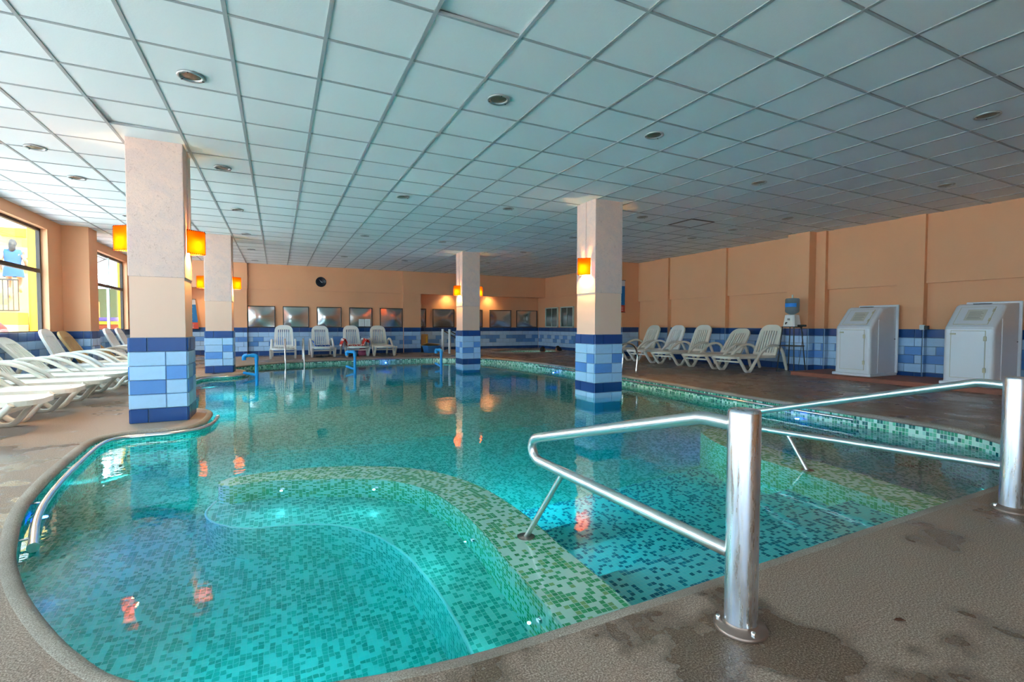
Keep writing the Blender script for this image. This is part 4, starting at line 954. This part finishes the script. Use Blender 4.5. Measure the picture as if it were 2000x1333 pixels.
# clock
ck = thing('wall_clock', 'round black wall clock above the steel shutters', 'clock', (1.37, YF-.05, 2.56)); ck.rotation_euler = (PI/2, 0, 0)
part('case', MB().lathe([(.17, 0), (.172, .03), (.165, .038), (.15, .036), (.148, .026), (.001, .026)], n=36), M['clockface'], ck)
for k, (a, l, w) in enumerate(((2.15, .115, .006), (-.35, .06, .009))): part('hand', MB().add([(-w*math.sin(a), w*math.cos(a), .030), (w*math.sin(a), -w*math.cos(a), .030), (l*math.cos(a), l*math.sin(a), .030)], [(1, 2, 0)]).add([(-w*math.sin(a), w*math.cos(a), .032), (w*math.sin(a), -w*math.cos(a), .032), (l*math.cos(a), l*math.sin(a), .032)], [(1, 2, 0)]), M['white'], ck)
for k in range(12): a = k*PI/6; part('hour_mark', MB().rbox(-.003, .003, -.008, .008, .027, .029, .0008), M['print_dark'], ck, (.128*math.cos(a), .128*math.sin(a), 0), (0, 0, a+PI/2))
# white posts and belongings by the recess
hr = thing('tub_handrail', 'pair of white posts with slanting dark rails by the hot tub', 'handrail', (0, 0, .05))
for x, y in ((5.68, 17.65), (5.55, 16.45)): part('post', MB().cyl((x, y), .045, 0, .88, 16), M['white'], hr)
for x, y in ((5.68, 17.65), (5.55, 16.45)):
    part('slanted_rail', MB().tube([(x+.02, y, .82), (x+.9, y+.15, .36)], .018, 8), M['dark_frame'], hr); part('stay_wire', MB().tube([(x+.02, y, .22), (x-.42, y-.05, .01)], .006, 6), M['steel'], hr)
bn = thing('storage_bin', 'blue plastic bin on the floor beside the far pilaster', 'bin', (5.16, 17.42, .05), .3)
part('bin_body', MB().add([(-.22, -.16, 0), (.22, -.16, 0), (.22, .16, 0), (-.22, .16, 0), (-.27, -.2, .24), (.27, -.2, .24), (.27, .2, .24), (-.27, .2, .24)], [(3, 2, 1, 0), (0, 1, 5, 4), (1, 2, 6, 5), (2, 3, 7, 6), (3, 0, 4, 7), (4, 5, 6, 7)]), M['bin_blue'], bn); part('rim', MB().ring([(-.285, -.215), (.285, -.215), (.285, .215), (-.285, .215)], [(-.25, -.18), (.25, -.18), (.25, .18), (-.25, .18)], .235, .262), M['bin_blue'], bn)
tag(obj('cardboard_sheet', MB().rbox(-.28, .28, -.012, .012, -.2, .2, .004).mesh('cardboard_sheet', M['cardboard']), loc=(5.14, 17.42, .345), rot=(1.38, .12, .3)), 'tan cardboard sheet sloping over the blue bin', 'cardboard')
bx_ = thing('carton', 'tan carton with yellow tape piled against the far pilaster', 'box', (5.04, 18.05, .05), .1)
part('carton_body', MB().rbox(-.14, .14, -.12, .12, .22, .62, .008), M['cardboard'], bx_); part('tape', MB().box(.06, .10, -.124, -.119, .24, .66), M['yellow'], bx_); part('flap', MB().rbox(-.14, .14, -.125, -.115, .60, .68, .003), M['cardboard'], bx_); part('stool_base', MB().rbox(-.13, .13, -.11, .11, 0, .22, .02), M['dark_cloth'], bx_)
# leaf on the deck
lf = MB(); q = [(-.02, 0), (-.008, .007), (.008, .008), (.022, 0), (.008, -.008), (-.008, -.007)]
lf.add([(x, y, .003+.004*abs(y)/.008) for x, y in q]+[(x, y, .0045+.004*abs(y)/.008) for x, y in q], [tuple(range(6)), tuple(reversed(range(6, 12)))]+[(k, (k+1) % 6, 6+(k+1) % 6, 6+k) for k in range(6)])
tag(obj('dry_leaf', lf.mesh('dry_leaf', M['leaf']), loc=(2.03, .92, .001), rot=(0, 0, -.5)), 'small dry brown leaf lying on the near deck', 'leaf')

# ------------------------------------------------------------------ people
def skin_mesh(name, V, E_, R, mat, sub=2):
    me = bpy.data.meshes.new(name); me.from_pydata(V, E_, []); o = bpy.data.objects.new(name, me); COL.objects.link(o)
    m = o.modifiers.new('skin', 'SKIN'); m.use_smooth_shade = True
    for k, r in enumerate(R): me.skin_vertices[0].data[k].radius = (r, r) if not isinstance(r, tuple) else r
    me.skin_vertices[0].data[0].use_root = True
    s = o.modifiers.new('sub', 'SUBSURF'); s.levels = sub; s.render_levels = sub
    dg = bpy.context.evaluated_depsgraph_get(); out = bpy.data.meshes.new_from_object(o.evaluated_get(dg)); bpy.data.objects.remove(o)
    out.name = name; out.materials.clear(); out.materials.append(mat); return out
def head_pts(n=16, m=12):
    vs = []
    for j in range(m+1):
        th = PI*j/m
        for i in range(n):
            ph = 2*PI*i/n; x, y, z = math.sin(th)*math.cos(ph)*.092, math.sin(th)*math.sin(ph)*.075, math.cos(th)*.118
            if z < 0: y *= 1-.28*(-z/.118); x *= 1-.05*(-z/.118)
            if x > .05: 
                x -= .012*(x/.092); x += .026*math.exp(-((y/.014)**2))*math.exp(-(((z+.018)/.026)**2))*1.2; x -= .008*math.exp(-(((abs(y)-.03)/.014)**2))*math.exp(-(((z-.01)/.014)**2))
            vs.append((x, y, z))
    fs = [(j*n+i, (j+1)*n+i, (j+1)*n+(i+1) % n, j*n+(i+1) % n) for j in range(m) for i in range(n)]
    return vs, fs
def person(loc, rz, label, V, E_, R, neck, look, hairlen, group=None, dress=None, extra=None):
    t = thing('person', label, 'person', loc, rz, group)
    me = skin_mesh('body', V, E_, R, M['skin']); bm = bmesh.new(); bm.from_mesh(me)
    hv, hf = head_pts(24, 18); Rm = Matrix.Rotation(look, 3, 'Z'); hc = Vector(neck)+Vector((.015, 0, .13))
    vv = [bm.verts.new(Rm @ Vector(p)+hc) for p in hv]
    for f in hf:
        try: bm.faces.new([vv[i] for i in f]).smooth = True
        except ValueError: pass
    for s in (-1, 1):                               # ears
        c = Rm @ Vector((-.005, s*.074, -.008))+hc; e = bmesh.ops.create_uvsphere(bm, u_segments=8, v_segments=6, radius=.02)
        for v in e['verts']: v.co = Vector((v.co.x*.8, v.co.y*.4, v.co.z*1.4))+c
    bm.to_mesh(me); bm.free(); obj('body', me, t)
    hb = MB(); vs = []; n, m = 20, 10
    for j in range(m+1):
        th = PI*.62*j/m
        for i in range(n):
            ph = 2*PI*i/n; k = 1.10+.02*math.sin(5*ph+j)
            front = math.cos(ph) > .45
            tt = min(th, PI*.30) if front else th
            p = Vector((math.sin(tt)*math.cos(ph)*.094*k-.006, math.sin(tt)*math.sin(ph)*.078*k, math.cos(tt)*.12*k)); vs.append(Rm @ p+hc)
    hb.add(vs, [(j*n+i, (j+1)*n+i, (j+1)*n+(i+1) % n, j*n+(i+1) % n) for j in range(m) for i in range(n)], smooth=True)
    if hairlen:
        hb.tube([Rm @ Vector(p)+hc for p in ((-.05, 0, .06), (-.085, 0, -.02), (-.10, 0, -.10-hairlen*.3), (-.10, 0, -.10-hairlen))], [.06, .078, .075, .03], 12)
    hr_ = part('hair', hb, M['hair'], t); s = hr_.modifiers.new('s', 'SOLIDIFY'); s.thickness = .012
    for s_ in (-1, 1):
        c = Rm @ Vector((.070, s_*.03, .008))+hc; part('eye', MB().lathe([(.001, .008), (.006, .006), (.009, 0), (.006, -.006), (.001, -.008)], c, 8), M['eye'], t)
    c = Rm @ Vector((.076, 0, -.058))+hc; part('mouth', MB().rbox(c.x-.006, c.x+.006, c.y-.018, c.y+.018, c.z-.005, c.z+.005, .002), M['lips'], t)
    if dress: part('dress', dress, M['dress'], t)
    return t
# two bathers sitting in the hot tub (facing +x in their own frame)
def sitter(loc, rz, look, label, hairlen):
    V = [(0, 0, -.78), (.02, 0, -.58), (.02, 0, -.36), (.02, 0, -.20), (.02, 0, -.10), (.03, 0, -.02),
         (.03, .17, -.20), (.06, .22, -.42), (.18, .12, -.52), (.22, .08, -.54), (.03, -.17, -.20), (.06, -.22, -.42), (.18, -.12, -.52), (.22, -.08, -.54),
         (.02, .10, -.80), (.26, .12, -.76), (.24, .12, -.98), (.02, -.10, -.80), (.26, -.12, -.76), (.24, -.12, -.98)]
    V = [(x, y, z*.9) for x, y, z in V]
    E_ = [(0, 1), (1, 2), (2, 3), (3, 4), (4, 5), (3, 6), (6, 7), (7, 8), (8, 9), (3, 10), (10, 11), (11, 12), (12, 13), (0, 14), (14, 15), (15, 16), (0, 17), (17, 18), (18, 19)]
    R = [.15, .135, .15, .13, .055, .05, .06, .05, .04, .03, .06, .05, .04, .03, .085, .065, .05, .085, .065, .05]
    return person(loc, rz, label, V, E_, R, (.03, 0, .0), look, hairlen, 'bathers in the hot tub')
sitter((8.88, 15.62, .03), -.9, .4, 'dark-haired bather in the hot tub facing the camera', 0)
sitter((9.5, 15.42, .05), 2.2, .4, 'black-haired bather in the hot tub turned towards the other bather', .04)
# a person climbing the stairs outside the window, seen from behind
V = [(0, 0, .88), (0, 0, 1.04), (.02, 0, 1.20), (.03, 0, 1.34), (.03, 0, 1.42), (.04, 0, 1.47),
     (.03, .17, 1.33), (.00, .24, 1.10), (.10, .27, .90), (.14, .26, .80), (.03, -.17, 1.33), (-.02, -.25, 1.10), (.12, -.26, .94), (.18, -.25, .86),
     (0, .09, .84), (.06, .10, .48), (-.06, .10, .09), (.06, .10, .03), (0, -.09, .84), (.22, -.10, .60), (.16, -.10, .26), (.28, -.10, .20)]
E_ = [(0, 1), (1, 2), (2, 3), (3, 4), (4, 5), (3, 6), (6, 7), (7, 8), (8, 9), (3, 10), (10, 11), (11, 12), (12, 13), (0, 14), (14, 15), (15, 16), (16, 17), (0, 18), (18, 19), (19, 20), (20, 21)]
R = [.15, .12, .135, .12, .05, .05, .06, .045, .035, .03, .06, .045, .035, .03, .095, .06, .04, .035, .095, .06, .04, .035]
dr = MB(); vs = []; n = 20
for z, rx, ry, cx in ((1.40, .07, .17, .02), (1.30, .12, .20, .02), (1.12, .135, .18, .02), (1.0, .13, .165, .01), (.86, .17, .20, .02), (.70, .22, .22, .05), (.62, .24, .23, .06)):
    vs += [(cx+rx*math.cos(2*PI*k/n), ry*math.sin(2*PI*k/n), z) for k in range(n)]
dr.add(vs, [(i*n+k, (i+1)*n+k, (i+1)*n+(k+1) % n, i*n+(k+1) % n) for i in range(6) for k in range(n)], smooth=True)
person((-6.72, 18.5, 1.80), 1.75, 'person in a blue dress with long dark hair climbing the stairs outside', V, E_, R, (.04, 0, 1.44), 0, .22, dress=dr)

# ------------------------------------------------------------------ outside the windows
def out(name, mb, mat, label, cat, group=None): return tag(obj(name, mb.mesh(name, mat)), label, cat, group)
obj('outside_ground', MB().box(-40, XL-.2, -30, 60, -.6, -.4).box(XL-.2, 40, -30, YB-.2, -.6, -.4).mesh('outside_ground', M['paving']), kind='structure')
stairs = thing('outdoor_stairs', 'cream outdoor stairs rising beyond the window', 'stairs', (0, 0, 0))
for k in range(11):
    z = .95+.17*k; y = 17.45+.26*k; part('stair_step', MB().box(-8.6, -6.05, y, y+.32, -.4, z), M['cream_wall'], stairs)
fence = thing('stair_railing', 'black barred railing in front of the outdoor stairs', 'railing', (0, 0, 0))
part('top_bar', MB().box(-7.9, -6.1, 17.02, 17.06, 2.22, 2.26), M['black'], fence); part('bottom_bar', MB().box(-7.9, -6.1, 17.02, 17.06, 1.42, 1.45), M['black'], fence)
for k in range(19): part('baluster', MB().box(-7.9+k*.1-.008, -7.9+k*.1+.008, 17.03, 17.05, 1.42, 2.24), M['black'], fence)
out('olive_planter', MB().rbox(-6.95, -6.02, 16.76, 17.35, 1.065, 1.38, .01), M['olive'], 'olive green block below the outdoor railing', 'planter'); out('cream_retaining_wall', MB().rbox(-8.8, -6.02, 16.75, 17.4, -.4, 1.06, .01), M['cream_wall'], 'cream retaining wall under the outdoor stairs', 'wall')
out('yellow_pillar', MB().rbox(-6.0, -5.66, 17.3, 17.64, -.4, 4.2, .02), M['sun_yellow'], 'bright yellow pillar outside the first window', 'pillar')
bl = thing('cream_building', 'sunlit cream building with stepped blocks beyond the stairs', 'building', (0, 0, 0))
part('facade', MB().box(-14, -6.3, 22.2, 22.6, -.4, 6.5), M['cream_wall'], bl)
for x, z, w, m in ((-8.4, 4.6, .5, 'orange'), (-8.0, 4.2, .6, 'sun_yellow'), (-7.5, 3.8, .5, 'orange'), (-7.9, 3.1, .9, 'white')): part('facade_block', MB().rbox(x-w/2, x+w/2, 22.0, 22.25, z-.16, z+.16, .01), M[m], bl)
part('white_awning', MB().box(-9, -6.2, 19.5, 21.5, 4.25, 4.4), M['white'], bl)
wp = thing('wire_panel', 'white framed wire panel standing outside the first window', 'panel', (0, 0, 0))
part('panel_frame', MB().box(-4.92, -4.88, 12.6, 12.63, .4, 1.72).box(-5.55, -5.51, 12.6, 12.63, .4, 1.72).box(-5.55, -4.88, 12.6, 12.63, 1.69, 1.72), M['white'], wp)
for k in range(12): part('wire', MB().box(-5.52+k*.05, -5.515+k*.05, 12.61, 12.615, .4, 1.7), M['alu'], wp)
out('red_parasol', MB().lathe([(.9, 0), (.82, .25), (.62, .5), (.35, .68), (.06, .76), (.001, .78)], (-6.05, 13.9, .75), 20).lathe([(.03, -1.1), (.03, .7)], (-6.05, 13.9, .75), 8), M['red'], 'red rounded parasol behind the wire panel outside', 'parasol')
out('canopy_roof', MB().rbox(-9.5, -4.5, 20.5, 27.6, 3.35, 3.5, .02), M['white'], 'pale canopy roof over the play corner outside', 'canopy')
# playground corner beyond the second window
out('green_garden_wall', MB().box(-9, -5.2, 27, 27.3, -.4, 2.65), M['green_wall'], 'grey-green wall beyond the second window', 'wall')
out('side_screen', MB().box(-9, -8.8, 22.7, 26.9, -.4, 3.3), M['green_wall'], 'grey-green side screen of the play corner', 'screen')
pg = thing('play_platform', 'colourful play platform with purple and yellow edges outside', 'platform', (0, 0, 0))
part('purple_edge', MB().rbox(-7.2, -5.3, 23.4, 24.4, 1.20, 1.34, .02), M['purple'], pg); part('yellow_edge', MB().rbox(-7.2, -5.3, 23.35, 24.4, 1.08, 1.19, .02), M['yellow'], pg)
part('terracotta_base', MB().rbox(-7.0, -5.4, 23.5, 24.4, -.4, 1.07, .02), M['brown_red'], pg); part('orange_panel', MB().rbox(-7.0, -6.4, 24.5, 24.6, 1.3, 1.98, .01), M['orange'], pg)
out('yellow_pole', MB().rbox(-4.47, -4.37, 18.9, 19.0, -.4, 4, .01), M['sun_yellow'], 'yellow post just outside the second window', 'pole')
